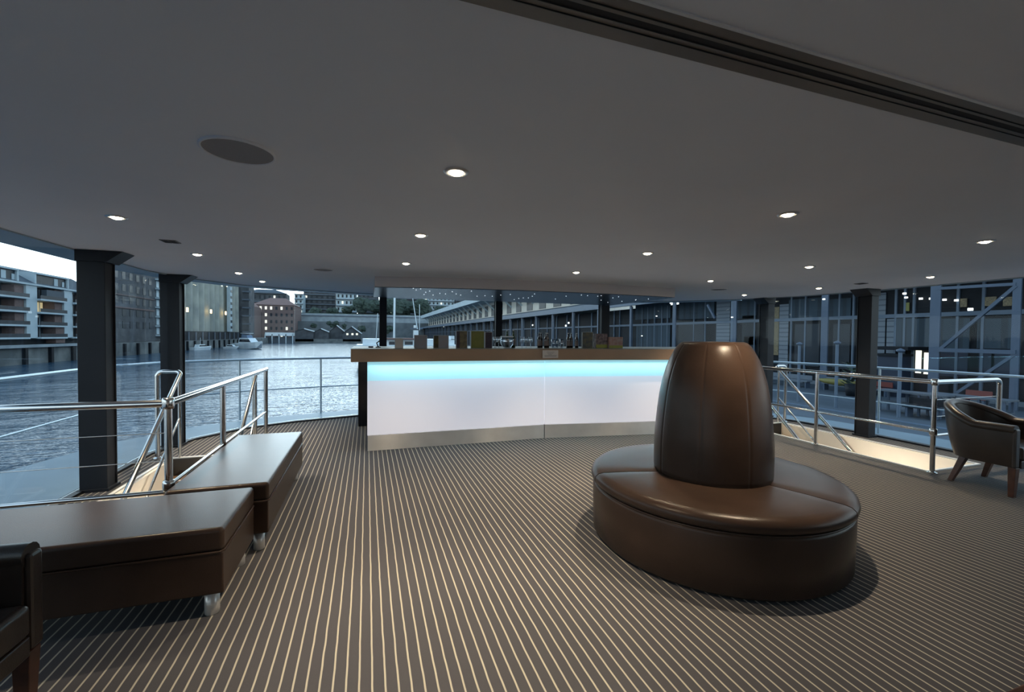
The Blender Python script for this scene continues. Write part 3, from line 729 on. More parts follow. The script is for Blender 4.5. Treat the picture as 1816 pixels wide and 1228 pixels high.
# ---------------------------------------------------------------- tub armchairs
def armchair(label, mat_, seat_mat):
    c = thing('armchair', (0,0,0), label, 'armchair', 'leather tub armchairs')
    # shell: plan curve from front right, round the back, to front left; x,y at bottom and at top
    N = 40; pl_ = []
    for i in range(N+1):
        t_ = i/N
        if t_ < .3: s_ = t_/.3; x = .285+.012*s_; y = -.27+.27*s_; ang = 0
        elif t_ > .7: s_ = (1-t_)/.3; x = -(.285+.012*s_); y = -.27+.27*s_; ang = math.pi
        else:
            a = (t_-.3)/.4*math.pi; x = .297*math.cos(a); y = .29*math.sin(a); ang = a
        pl_.append((x, y, max(0, math.sin(ang))))
    th = .062
    def rimz(b_): return .612+.150*(b_**1.1)
    outv = []; rows = 6
    outer, inner = [], []
    for (x, y, b_) in pl_:
        hz = rimz(b_); z0 = .27
        ro, ri = [], []
        nx, ny = (x/.297, y/.29) if y > 0 else (math.copysign(1, x), 0)
        ln = math.hypot(nx, ny); nx, ny = nx/ln, ny/ln
        if y > -.1: sidef = b_
        else: sidef = 0
        for k in range(rows+1):
            u = k/rows; z = z0+(hz-z0)*u
            lean = (-.04+.09*u)*sidef + (.018*math.sin(u*math.pi))
            flare = .015*u
            ro.append((x+nx*(flare+.4*lean*(abs(nx))), y+lean*1.0*ny+ny*flare, z))
            ri.append((x-nx*(th-flare)+0, y-ny*th+lean*ny, z))
        outer.append(ro); inner.append(ri)
    mb = MB(); n1 = rows+1
    vs = [v for r in outer for v in r]; fs = [(i*n1+k, (i+1)*n1+k, (i+1)*n1+k+1, i*n1+k+1) for i in range(N) for k in range(rows)]
    mb.add(vs, fs, True)
    vs = [v for r in inner for v in r]; fs = [(i*n1+k, i*n1+k+1, (i+1)*n1+k+1, (i+1)*n1+k) for i in range(N) for k in range(rows)]
    mb.add(vs, fs, True)
    vs = [r[0] for r in outer]+[r[0] for r in inner]; mb.add(vs, [(i, N+1+i, N+2+i, i+1) for i in range(N)])
    for e_, fl_ in ((0, False), (N, True)):
        a = outer[e_]+inner[e_][::-1]; mb.add(a, [tuple(range(len(a))) if not fl_ else tuple(range(len(a)))[::-1]])
    mb.build('shell', mat_, c, local=True)
    rim = [((o[-1][0]*.52+i_[-1][0]*.48), (o[-1][1]*.52+i_[-1][1]*.48), o[-1][2]) for o, i_ in zip(outer, inner)]
    rim[0] = (rim[0][0], rim[0][1]-.004, rim[0][2]); rim[-1] = (rim[-1][0], rim[-1][1]-.004, rim[-1][2])
    MB().tube(rim, .042, 14).build('rolled_arm', mat_, c, local=True)
    for s_ in (1, -1):
        MB().box(s_*.243, s_*.304, -.290, -.262, .27, .622).build('arm_front', mat_, c, bevel=.012, local=True)
    # seat
    sp_ = [(-.236,-.300),(.236,-.300),(.222,.0),(.19,.13),(.11,.20),(0,.225),(-.11,.20),(-.19,.13),(-.222,.0)]
    MB().prism(sp_, .335, .455).build('seat_cushion', seat_mat, c, bevel=.025, seg=4, local=True, smooth=True)
    MB().box(-.235,.235,-.275,-.235,.262,.335).prism([(x_*.98,y_*.98) for x_,y_ in sp_], .262, .334).build('seat_rail', mat_, c, bevel=.006, local=True)
    for s_ in (1, -1):
        x = s_*.262
        MB().hull8([(x-.019,-.275,0),(x+.019,-.275,0),(x+.019,-.237,0),(x-.019,-.237,0),(x-.027,-.288,.27),(x+.027,-.288,.27),(x+.027,-.234,.27),(x-.027,-.234,.27)]).build('leg', 'dark_wood', c, bevel=.003, local=True)
        x = s_*.235; xt = s_*.20
        MB().hull8([(x-.018,.17,0),(x+.018,.17,0),(x+.018,.206,0),(x-.018,.206,0),(xt-.026,.075,.28),(xt+.026,.075,.28),(xt+.026,.130,.28),(xt-.026,.130,.28)]).build('leg', 'dark_wood', c, bevel=.003, local=True)
    return c
ch = armchair('brown leather tub armchair on the right, facing away from the bar', 'leather_dark', 'leather_dark')
ch2 = copy_tree(ch)
ch.location = (5.835, 2.48, 0); ch.rotation_euler = (0,0,math.radians(-3)); ch.scale = (1.08,1.04,1)
ch2['label'] = 'dark leather tub armchair cut off by the lower left corner of the picture'
ch2.location = (-1.44, 1.755, 0); ch2.rotation_euler = (0,0,math.radians(88)); ch2.scale = (1.02,1.0,1)

# low wooden table just entering the lower right corner
tb = thing('side_table', (1.60,.20,0), 'brown wooden table whose edge enters the lower right corner of the picture', 'table')
MB().box(1.16,2.0,-.30,.475,.70,.735).build('tabletop', 'warm_wood', tb, bevel=.004)
for x in (1.22,1.94):
    for y in (-.24,.41): MB().box(x-.02,x+.02,y-.02,y+.02,0,.70).build('leg', 'dark_wood', tb)
tb.rotation_euler = (0,0,0)

# ---------------------------------------------------------------- outer side deck and its rail
dk = MB(); PO = offs(PERIM, 1.38); PI2 = offs(PERIM, .03)
for i in range(len(PERIM)-1): dk.prism([PO[i],PO[i+1],PI2[i+1],PI2[i]], -.25, -.12)
tag(dk.build('side_deck', 'deck_paint'), kind='structure')
hu = MB(); 
for i in range(len(PERIM)-1): hu.prism([offs(PERIM,1.38)[i],offs(PERIM,1.38)[i+1],offs(PERIM,1.28)[i+1],offs(PERIM,1.28)[i]], -2.9, -.13)
tag(hu.build('hull_side', 'boat_white'), kind='structure')
RP = [(-3.32,-1.0),(-3.38,6.6),(-3.25,7.6),(-2.95,8.2),(-2.14,8.75),(-.96,9.15),(-.1,9.3),(2.3,9.35),(4.7,9.05),(6.3,8.3),(7.3,7.2),(7.75,6.0),(7.95,4.6),(7.98,2.6),(7.95,-1.0)]
er = thing('deck_rail', (2.3,9.3,-.12), 'pale outer guard rail round the bow outside the windows', 'railing')
def smooth_path(P, z, n=5):
    P = [Vector((*p, z)) for p in P]; out_ = []
    for i in range(len(P)-1):
        a = P[max(i-1,0)]; b_ = P[i]; c = P[i+1]; d = P[min(i+2,len(P)-1)]
        for k in range(n):
            t_ = k/n; out_.append(.5*((2*b_)+(c-a)*t_+(2*a-5*b_+4*c-d)*t_*t_+(3*b_-a-3*c+d)*t_**3))
    return out_+[P[-1]]
MB().tube(smooth_path(RP, .95), .022, 10).build('top_rail', 'ext_rail', er)
MB().tube(smooth_path(RP, .39), .012, 8).build('mid_rail', 'ext_rail', er)
for (x, y) in [(-3.36,3.0),(-2.14,8.75),(-.86,9.18),(.9,9.34),(2.3,9.35),(3.9,9.2),(5.5,8.75),(6.85,7.75),(7.93,4.75),(7.98,2.62)]:
    MB().tube([(x,y,-.12),(x,y,.945)], .017, 8).build('post', 'ext_rail', er)

# ---------------------------------------------------------------- harbour
WZ = -3.0
tag(MB().box(-700, 700, 10.3, 900, WZ-.02, WZ).box(-700,700,-300,10.3,WZ-.02,WZ).build('harbour_water', 'water'), 'blue rippled harbour water filling the bay', 'water', kind='stuff')

# left quay
tag(MB().box(-80,-43.5,20,290,WZ,-.55).build('quay_wall', 'stone'), kind='structure')
qb = MB()
for k_, y in enumerate(range(60,180,5)):
    qb.box(-43.5,-43.1,y,y+.5,WZ,-.7)
o = qb.build('quay_piles', 'wharf_dark'); tag(o, kind='structure')
tag(MB().box(-44.5,-43.0,60,96,-.75,-.40).build('quay_kerb', 'sandstone'), kind='structure')

# apartment block, nearest on the left
X = -45.0
ab = thing('apartment_building', (X-5, 78, -.5), 'pale apartment block with balconies and slate roof at the far left', 'building')
FZ = [.50, 2.25, 4.15, 6.05, 7.9]
MB().box(X-10, X-1.6, 56, 95.5, -.5, 8.0).build('wall', 'brick_grey', ab)
def mansard(mb, y0, y1):
    mb.add([(X+.1,y0,8.2),(X+.1,y1,8.2),(X-3.6,y1,10.6),(X-3.6,y0,10.6),(X-10,y0,10.6),(X-10,y1,10.6)],[(0,1,2,3)[::-1],(3,2,5,4)[::-1]])
rf = MB(); mansard(rf, 56, 95.5); rf.box(X-10,X-3.6,56,95.5,8.0,10.5); rf.build('roof', 'roof_slate', ab)
MB().box(X-1.6, X+.3, 56, 95.5, 7.95, 8.2).build('eave', 'white_render', ab)
for (y0, y1) in ((62.2,64.4),(70.2,72.0),(78.5,80.6),(86.4,88.4),(94,95.5)):
    MB().box(X-1.6, X+.05, y0, y1, .5, 7.95).build('pier', 'white_render', ab)
bays = [(56,62.2),(64.4,70.2),(72.0,78.5),(80.6,86.4),(88.4,94)]
rr = random.Random(5)
for bi, (y0, y1) in enumerate(bays):
    for zi, z in enumerate(FZ[:-1]):
        z1 = FZ[zi+1]
        MB().box(X-1.6, X+.45, y0, y1, z-.12, z+.12).build('balcony', 'white_render', ab)
        MB().box(X-1.58, X-1.50, y0+.2, y1-1.9, z+.12, z1-.25).build('window', 'window_lit' if (bi,zi) in ((3,2),) else ('window_pale' if (bi,zi) in () else 'window_dark'), ab)
        MB().box(X-1.55, X-.2, y1-1.7, y1-.02, z+.12, z1-.12).build('brick_panel', 'brick_brown', ab)
        mu = MB()
        for q in range(1,5): mu.box(X-1.5, X-1.44, y0+.2+q*(y1-2.1-y0)/5-.05, y0+.2+q*(y1-2.1-y0)/5+.05, z+.12, z1-.25)
        mu.build('window_frame', 'white_render', ab)
        MB().box(X+.40, X+.44, y0, y1, z+.12, z+.62).build('balustrade', 'window_dark', ab)
MB().box(X-.4, X+.2, 82.3, 86.2, 6.5, 7.6).build('awning', 'roof_slate', ab)
MB().box(X-1.49, X-1.42, 72.4, 74.9, 6.5, 7.3).build('window', 'window_pale', ab)
for (y0, y1, lit) in ((70.5,77.2,0),(80.6,87.6,1),(60,67,0)):
    MB().box(X-2.6, X-.3, y0, y1, 8.25, 9.75).build('dormer', 'window_dark', ab)
    MB().box(X-2.7, X+.0, y0-.2, y1+.2, 9.7, 9.95).box(X-2.7,X-.05,y0-.2,y0+.1,8.2,9.7).box(X-2.7,X-.05,y1-.1,y1+.2,8.2,9.7).build('dormer_frame', 'white_render', ab)
    MB().box(X-.35, X-.25, y0+4.2, y0+5.0, 8.3, 9.5).box(X-.35, X-.25, y0+6.0, y0+6.5, 8.3, 9.2).build('window', 'white_render', ab)
MB().box(X-1.6, X, 84.5, 86.6, -.3, 2.2).build('brick_panel', 'brick_brown', ab)
MB().box(X-1.5, X-1.2, 56, 95, -.4, .38).build('shopfront', 'window_dark', ab)

# dark brick warehouse between the two black columns
bw = thing('brick_warehouse', (X-6, 109, -.5), 'tall dark brick warehouse seen between the two left columns', 'building')
MB().box(X-2.5, X, 97.5, 122, -.5, 15.5).build('wall', 'brick_grey', bw)
for z in (2.2,4.6,7.0,9.4,11.8):
    for k_ in range(7):
        y = 98+k_*2.7
        MB().box(X, X+.06, y, y+1.2, z, z+1.4).build('window', 'window_dark', bw)
MB().box(X, X+.15, 96.5, 116.5, 6.1, 6.4).box(X, X+.15, 96.5, 116.5, 8.6,8.8).build('string_course', 'brick_brown', bw)
for z in (0.8,2.9,5.0,7.1,9.2,11.3,13.4): MB().box(X-.5, X+.9, 117.2, 121.6, z-.18, z+.18).build('balcony', 'white_render', bw)
for z in (0.8,2.9,5.0,7.1,9.2,11.3): MB().box(X+.02, X+.1, 117.6, 118.8, z+.3, z+1.8).build('window', 'white_render', bw)

# concrete silos
sb = thing('silo_building', (X-6, 160, -.5), 'row of tall grey concrete silos with wall lamps', 'building')
MB().box(X-12, X-2, 130, 186, -.5, 22).build('wall', 'concrete', sb)
for k_ in range(12):
    y = 132.5+k_*4.4
    MB().lathe([(2.2,1.9),(2.2,22)], (X-1.6, y, 0), 20, cap=True).build('silo', 'concrete', sb)
MB().box(X-4, X+1.2, 130, 186, -.5, 1.9).build('loading_dock', 'wharf_dark', sb)
for k_ in range(11):
    y = 132+k_*5; MB().box(X+1.2, X+1.4, y, y+.5, -.5, 1.7).build('door_post', 'louvre', sb)
MB().box(X+1.0, X+2.0, 165.5, 167.5, 2.0, 20).build('stair_tower', 'white_render', sb)
for z in range(3,20,2): MB().box(X+1.98, X+2.1, 165.8, 167.2, z, z+.8).build('window', 'window_dark', sb)
MB().box(X-6, X+3.2, 184, 192, -.5, 20).build('end_tower', 'brick_grey', sb)
for z in range(2,20,3): MB().box(X+1.0, X+3.9, 183.6, 184.2, z-.3, z+.3).build('balcony', 'louvre', sb)
for (px, py) in ((333,550),(375,553),(401,556)):
    p = at(px, py, 0, X+1.6)
    MB().box(p.x-.2, p.x, p.y-.45, p.y+.45, p.z-.5, p.z+.6).build('wall_lamp', 'lamp_warm', sb)
for (px, py) in ((394,506),(403,507)):
    p = at(px, py, 0, X+2.1); MB().box(p.x-.2, p.x, p.y-.4, p.y+.4, p.z-.4, p.z+.4).build('lit_window', 'window_pale', sb)

# brick building with the hipped red roof
Y = 250
def PX(px, py, y=Y): return at(px, py, 1, y)
def house(name, label, Y, pxl, pxr, ptop, pbot, depth, wallm, roofm, proof, cols, rows, litf=.25, cat='building', seed=1, group=None, winm='window_dark'):
    a = PX(pxl, ptop, Y); c = PX(pxr, ptop, Y); zb = PX((pxl+pxr)/2, pbot, Y).z; zt = PX((pxl+pxr)/2, ptop, Y).z
    h = thing(name, ((a.x+c.x)/2, Y+depth/2, zb), label, cat, group)
    MB().box(a.x, c.x, Y, Y+depth, zb, zt).build('wall', wallm, h)
    if proof is not None:
        zr = PX((pxl+pxr)/2, proof, Y).z; ev = .02*(c.x-a.x); ins = min(depth/2, (c.x-a.x)*.3)
        MB().add([(a.x-ev,Y-ev,zt),(c.x+ev,Y-ev,zt),(c.x+ev,Y+depth,zt),(a.x-ev,Y+depth,zt),(a.x+ins,Y+depth*.45,zr),(c.x-ins,Y+depth*.45,zr)],
                 [(0,1,5,4),(1,2,5),(2,3,4,5),(3,0,4),(0,3,2,1)]).build('roof', roofm, h)
    rq = random.Random(seed)
    dx = (c.x-a.x)/cols; dz = (zt-zb)/rows
    for i in range(cols):
        for j in range(rows):
            m_ = 'window_pale' if rq.random() < litf else winm
            MB().box(a.x+dx*(i+.3), a.x+dx*(i+.7), Y-.12, Y+.02, zb+dz*(j+.3), zb+dz*(j+.75)).build('window', m_, h)
    return h
house('brick_building', 'brown brick waterfront building with a wide red hipped roof', 250, 448, 522, 541, 601, 25, 'brick_brown', 'roof_red', 526, 8, 5, .28, seed=4)
house('brick_building', 'narrow brick wing with a lower red roof beside the silos', 228, 424, 447, 543, 603, 18, 'brick_brown', 'roof_red', 533, 2, 4, .3, seed=9)
# apartments on the ridge
def flats(label, Y, pxl, pxr, ptop, pbot, cols, rows, wm='brick_grey', seed=1):
    h = house('hill_apartments', label, Y, pxl, pxr, ptop, pbot, 14, wm, 'roof_slate', None, cols, rows, .06, seed=seed, group='apartment blocks on the ridge')
    a = PX(pxl, ptop, Y); c = PX(pxr, ptop, Y); zb = PX((pxl+pxr)/2, pbot, Y).z; zt = PX((pxl+pxr)/2, ptop, Y).z
    for j in range(rows+1):
        z = zb+(zt-zb)*j/rows
        MB().box(a.x-.3, c.x+.3, Y-1.2, Y, z-.25, z+.25).build('balcony_slab', 'louvre', h)
    return h
flats('grey ridge-top apartments directly above the red hipped roof', 330, 430, 508, 520, 566, 9, 3, 'brick_grey', 2)
house('hill_apartments', 'slate-roofed top storey rising above the red roofed building', 352, 434, 505, 519, 566, 14, 'brick_grey', 'roof_slate', 512, 8, 1, .0, seed=5, group='apartment blocks on the ridge')
flats('pale narrow ridge block right of the red roof', 325, 522, 537, 522, 566, 2, 5, 'white_render', 3)
flats('wide dark ridge block with white balcony lines', 342, 538, 595, 514.5, 566, 6, 6, 'brick_grey', 6)
flats('ridge block with pale columns half hidden by trees', 326, 596.5, 633, 520, 566, 5, 4, 'white_render', 7)
flats('ridge block just left of the bar canopy', 344, 634, 672, 519, 566, 5, 4, 'brick_grey', 8)
flats('long pale ridge building behind the masts and the wharf roof', 348, 752, 806, 527, 566, 8, 5, 'white_render', 12)
flats('ridge block between the tall white mast and the wharf roof', 340, 676, 750, 521, 566, 8, 5, 'brick_grey', 14)
flats('ridge block at the right end, behind the wharf roof', 346, 808, 868, 524, 566, 6, 4, 'brick_grey', 15)
# ground of the far shore
hz = PX(600, 570, 262).z
tag(MB().box(-90, 70, 262, 275, WZ, PX(600,571,262).z).build('far_bank', 'asphalt'), kind='structure')
rw = thing('retaining_wall', (0,275,0), 'long pale sandstone retaining wall below the ridge apartments', 'wall')
MB().box(-40, 60, 275, 278, WZ, PX(600,561,275).z).build('lower_course', 'sandstone', rw)
MB().box(-60, 60, 282, 300, WZ, PX(600,557,282).z).build('upper_course', 'sandstone', rw)
MB().box(-40, 60, 274.6, 275, PX(600,561.5,275).z, PX(600,560,275).z).build('coping', 'louvre', rw)
tag(MB().box(-110, 90, 300, 360, WZ, PX(600,556,300).z).build('ridge_ground', 'foliage'), kind='structure')
tag(MB().box(-44, 40, 236, 262, WZ, PX(600,602,236).z).build('far_quay', 'stone'), kind='structure')

def blob_tree(label, px, pyc, rpx, Y, trunk_z, seed):
    c = at(px, pyc, 1, Y); r = rpx*c.length/FPX*.9
    rq = random.Random(seed)
    t_ = thing('tree', (c.x, Y, trunk_z), label, 'tree', 'trees on the far shore')
    mb = MB()
    for q in range(9):
        cx = c.x+rq.uniform(-.55,.55)*r; cy = Y+rq.uniform(-.4,.4)*r; cz = c.z+rq.uniform(-.35,.35)*r*.8; rad = r*rq.uniform(.42,.62)
        nu, nv = 14, 9; vs = []
        for i in range(nv+1):
            ph = math.pi*i/nv
            for j in range(nu):
                th_ = 2*math.pi*j/nu; d = Vector((math.sin(ph)*math.cos(th_), math.sin(ph)*math.sin(th_), math.cos(ph)))
                k_ = 1+.35*noise.noise(d*2.3+Vector((seed*3.1,q*7.7,0)))+.18*noise.noise(d*6+Vector((q,seed,5)))
                vs.append((cx+d.x*rad*k_, cy+d.y*rad*k_, cz+d.z*rad*k_*.85))
        fs = [(i*nu+j, (i+1)*nu+j, (i+1)*nu+(j+1)%nu, i*nu+(j+1)%nu) for i in range(nv) for j in range(nu)]
        mb.add(vs, fs, False)
    mb.build('foliage', 'foliage', t_)
    MB().tube([(c.x,Y,trunk_z),(c.x,Y,c.z)], r*.08, 6).build('trunk', 'bark', t_)
rz_ = PX(600,556,300).z; bz = PX(600,571,262).z
blob_tree('big green tree on the ridge left of the canopy column', 648, 542, 22, 301, rz_, 1)
blob_tree('green ridge tree behind the bar column', 672, 546, 20, 317, rz_, 2)
blob_tree('dark green tree behind the tall white mast', 700, 545, 22, 301, rz_, 3)
blob_tree('ridge tree right of the tall white mast', 725, 547, 22, 317, rz_, 4)
blob_tree('dark ridge tree behind the thin tilted antenna', 750, 545, 20, 301, rz_, 21)
blob_tree('ridge tree behind the start of the wharf roof', 780, 552, 14, 303, rz_, 22)
blob_tree('low ridge bush right of the pale block', 560, 553, 10, 303, rz_, 5)
blob_tree('ridge bush under the wide dark block', 590, 552, 10, 303, rz_, 6)
blob_tree('ridge bush left of the big green tree', 618, 549, 12, 318, rz_, 7)
blob_tree('low shore tree just right of the brick building', 537, 577, 9, 266, bz, 8)
blob_tree('low shore tree below the retaining wall, second from left', 560, 578, 10, 264, bz, 9)
blob_tree('low shore tree above the first gabled shed', 590, 577, 11, 264, bz, 10)
blob_tree('low shore tree above the second gabled shed', 615, 578, 11, 264, bz, 11)
blob_tree('low shore tree right of the gabled sheds', 648, 582, 14, 264, bz, 12)
blob_tree('low shore tree behind the white motor yacht', 692, 584, 14, 264, bz, 13)

# sheds by the water
def shed(label, pxl, pxr, pe, pt, pb, Y, rm, lit=()):
    a = PX(pxl,pe,Y); c = PX(pxr,pe,Y); zt = a.z; zr = PX(pxl,pt,Y).z; zb = PX(pxl,pb,Y).z; mx_ = (a.x+c.x)/2
    h = thing('wharf_shed', (mx_,Y,zb), label, 'shed', 'sheds on the far quay')
    MB().box(a.x,c.x,Y,Y+8,zb,zt).add([(a.x,Y,zt),(c.x,Y,zt),(mx_,Y,zr)],[(0,1,2)]).build('wall', 'brick_grey', h)
    MB().add([(a.x-.5,Y-.5,zt-.3),(mx_,Y-.5,zr+.2),(mx_,Y+8,zr+.2),(a.x-.5,Y+8,zt-.3),(c.x+.5,Y-.5,zt-.3),(c.x+.5,Y+8,zt-.3)],[(0,1,2,3),(1,4,5,2)]).build('roof', rm, h)
    rfm = MB().beam((mx_,Y-.5,zr+.3),(c.x+.5,Y-.5,zt-.2),.5,.5); rfm.build('barge_board', 'boat_white', h)
    for px in lit:
        p = PX(px, 593, Y); MB().box(p.x-.5,p.x+.5,Y-.12,Y,p.z-.5,p.z+.5).build('lit_window', 'window_pale', h)
shed('low shed with a pale flat roof on the far quay', 523, 556, 587, 584, 606, 236, 'boat_white')
shed('first gabled boat shed with white barge board', 583, 612, 589, 578, 606, 247, 'roof_slate')
shed('second gabled boat shed with three lit windows', 608, 640, 591, 580, 606, 236, 'roof_slate', (616,625,633))
shed('small dark shed left of the gabled sheds', 557, 582, 588, 584, 606, 238, 'roof_slate')

# ---------------------------------------------------------------- boats
def cruiser(label, L, loc, rot, fly=True, dark='boat_dark'):
    b_ = thing('motor_boat', (0,0,0), label, 'boat', 'boats on the harbour')
    W = L*.16; H = L*.16
    st = [(-.5,1,.9,.0),(-.2,1.05,.9,.02),(.15,1.0,1.0,.03),(.38,.6,1.15,.05),(.5,.03,1.3,.18)]
    vs = []
    for (u, wf, hf, kz) in st: vs += [(u*L,-W*wf,H*hf),(u*L,-W*wf*.75,kz*L-.2),(u*L,W*wf*.75,kz*L-.2),(u*L,W*wf,H*hf)]
    fs = []
    for i in range(len(st)-1):
        a = i*4
        for k_ in range(4): fs.append((a+k_, a+4+k_, a+4+(k_+1)%4, a+(k_+1)%4))
    fs += [(0,1,2,3)[::-1], tuple(range(len(st)*4-4, len(st)*4))]
    MB().add(vs, fs).build('hull', 'boat_white', b_, local=True)
    MB().hull8([(-L*.28,-W*.8,H*.9),(L*.25,-W*.6,H*.95),(L*.25,W*.6,H*.95),(-L*.28,W*.8,H*.9),(-L*.25,-W*.7,H*1.75),(L*.08,-W*.55,H*1.75),(L*.08,W*.55,H*1.75),(-L*.25,W*.7,H*1.75)]).build('cabin', 'boat_white', b_, local=True)
    MB().hull8([(-L*.24,-W*.82,H*1.15),(L*.19,-W*.66,H*1.15),(L*.19,W*.66,H*1.15),(-L*.24,W*.82,H*1.15),(-L*.22,-W*.76,H*1.55),(L*.12,-W*.62,H*1.55),(L*.12,W*.62,H*1.55),(-L*.22,W*.76,H*1.55)]).build('cabin_window', dark, b_, local=True)
    if fly:
        MB().hull8([(-L*.22,-W*.55,H*1.75),(L*.02,-W*.45,H*1.75),(L*.02,W*.45,H*1.75),(-L*.22,W*.55,H*1.75),(-L*.20,-W*.5,H*2.4),(-L*.02,-W*.4,H*2.2),(-L*.02,W*.4,H*2.2),(-L*.20,W*.5,H*2.4)]).build('flybridge', 'boat_blue', b_, local=True)
        MB().box(-L*.24,L*.0,-W*.6,W*.6,H*2.45,H*2.52).build('canopy', 'boat_white', b_, local=True)
    b_.location = loc; b_.rotation_euler = (0,0,rot); return b_
p = at(358, 621, 2, WZ); cruiser('small white cabin boat moored below the silos', 5.6, (p.x,p.y,WZ-.1), math.radians(60), False)
MB().tube([(p.x-.4,p.y,WZ+1.2),(p.x-.4,p.y,WZ+3.2)], .05, 6).build('radar_mast', 'mast', bpy.data.objects[[o.name for o in bpy.data.objects if o.name.startswith('motor_boat')][-1]], local=False)
p = at(443, 619, 2, WZ); cruiser('large white flybridge cruiser moored in front of the brick building', 11.5, (p.x,p.y,WZ-.1), math.radians(-47))
p = at(411, 619, 2, WZ); cruiser('small low white boat moored just left of the large cruiser', 4.6, (p.x,p.y,WZ-.1), math.radians(-30), False)
# quayside pavilion
p0 = at(470, 599, 1, 225); p1 = at(519, 599, 1, 225)
pv = thing('marquee', ((p0.x+p1.x)/2,225,WZ), 'low white canopy structure in front of the brick building', 'marquee')
MB().box(p0.x,p1.x,225,231,at(490,596,1,225).z,at(490,590,1,225).z).build('canopy', 'boat_white', pv)
for k_ in range(5):
    xk = p0.x+(p1.x-p0.x)*k_/4; MB().box(xk-.2,xk+.2,225,225.4,WZ,at(490,593,1,225).z).build('post', 'mast', pv)
MB().box(p0.x,p1.x,227,232,WZ,at(490,598,1,225).z).build('base', 'louvre', pv)
# yacht and masts beyond the bar
Y = 60
my = thing('motor_yacht', (4, Y, WZ), 'white motor yacht moored beyond the bar with a tall mast', 'boat')
def bxp(pa, pb, ta, tb_, y, dep, name, m_):
    a = at(pa, ta, 1, y); c = at(pb, ta, 1, y); z0 = at(pa, tb_, 1, y).z
    return MB().box(a.x, c.x, y, y+dep, z0, a.z).build(name, m_, my)
bxp(643,806,601,619,Y,5,'superstructure','boat_white')
bxp(632,812,612,640,Y-.5,6,'hull','boat_white')
bxp(683,735,600,602.5,Y-.6,6,'cabin_roof','roof_red')
bxp(690,712,606,612,Y-.2,.3,'cabin_window','boat_dark')
bxp(718,732,606,612,Y-.2,.3,'cabin_window','boat_dark')
bxp(800,806,596,603,Y,2,'cabin_corner','boat_white')
bxp(734,742,586,601,Y,1,'radar_pod','boat_white'); bxp(728,750,582,584,Y,.4,'spreader','wharf_pale'); bxp(734,738,577,583,Y,.4,'radar_dome','boat_white')
MB().tube([at(699,603,1,Y+1), at(700,516,1,Y+1), at(700,505,1,Y+1)], [.16,.14,.1], 8).build('mast', 'mast', my)
MB().tube([at(740,584,1,Y), at(731,524,1,Y)], [.09,.05], 6).build('antenna', 'mast', my)
MB().tube([at(744,586,1,Y), at(744,540,1,Y)], .05, 6).build('antenna', 'mast', my)
MB().tube([at(667,603,1,Y), at(670,556,1,Y)], .05, 6).build('antenna', 'mast', my)

# ---------------------------------------------------------------- finger wharf on the right
PZ = -2.0; XF = 30.0; XW = 32.0
tag(MB().box(10.5, 60, -40, 330, PZ-.5, PZ).build('wharf_apron', 'apron_planks'), kind='structure')
tag(MB().box(14.9, 15.4, -40, 330, PZ, PZ+.03).box(20.8,21.1,-40,330,PZ,PZ+.03).build('apron_kerb', 'wharf_pale'), kind='structure')
wh = thing('wharf_building', (XW+6, 60, PZ), 'long steel-framed wharf building with dark glazing on the right', 'building')
MB().box(XW, XW+16, 5, 260, PZ, 5.0).build('wall', 'wharf_dark', wh)
MB().box(XW+3, XW+15, 60, 262, 5.0, 12.0).build('upper_wall', 'cream_panel', wh)
# pitched upper roof: pale eave then slates
MB().box(XW-1.5, XW+3, 60, 264, 11.3, 13.0).build('upper_eave', 'white_render', wh)
MB().add([(XW-.5,60,13),(XW-.5,264,13),(XW+9,264,17),(XW+9,60,17)],[(0,3,2,1)]).build('upper_roof', 'roof_slate', wh)
for k_ in range(26):
    y = 66+k_*7.5
    MB().beam((XW+2.6,y,8.6),(XW-1.2,y,11.8),.35,.35).build('bracket', 'white_render', wh)
    MB().box(XW+2.9, XW+3.0, y+1.5, y+5, 7.2, 10.4).build('upper_window', 'window_dark', wh)
MB().add([(XF-.3,5,5.95),(XF-.3,262,5.95),(XW+3,262,7.0),(XW+3,5,7.0)],[(0,3,2,1)]).build('lower_roof', 'roof_slate', wh)
MB().box(XF-.3, XF+.1, 5, 262, 5.15, 5.95).build('eave_beam', 'wharf_pale', wh)
cols_y = [at(px, 560, 0, XF).y for px in (1805,1661,1465,1305,1198,1120)]
while cols_y[-1] < 235: cols_y.append(cols_y[-1]+7.7)
for i, y in enumerate(cols_y):
    if i == 0: wdt = .3
    elif i < 3: wdt = .46
    else: wdt = .36
    MB().box(XF-.15, XF-.05, y-wdt/2, y+wdt/2, PZ, 5.2).build('column', 'wharf_steel', wh)
    if i > 2: MB().box(XF+.4, XF+.6, y+.6, y+.95, PZ, 5.1).build('secondary_column', 'wharf_pale', wh)
def zof(px, py, x=XF): return at(px, py, 0, x).z
z1 = zof(1300, 571, XW); z2 = zof(1700, 620, XW); z3 = zof(1700, 512, XF)
MB().box(XW-.15, XW, 5, 250, z1-.12, z1+.12).build('transom', 'wharf_pale', wh)
MB().box(XW-.12, XW, 5, 250, PZ, PZ+.25).build('plinth', 'louvre', wh)
ywm = lambda px: at(px, 560, 0, XW).y
mu_px = [1590,1606,1622,1700,1745,1232,1252,1340,1362,1405,1430,1490,1515,1545,1162,1175,1185,1140,1150,1090,1100,1075]
for px in mu_px:
    y = ywm(px); MB().box(XW-.12, XW, y-.06, y+.06, PZ, 5.0).build('mullion', 'wharf_pale', wh)
y = ywm(1075)+4
while y < 235:
    MB().box(XW-.12, XW, y-.14, y+.14, PZ, 5.0).build('mullion', 'wharf_pale', wh); y += 4.2
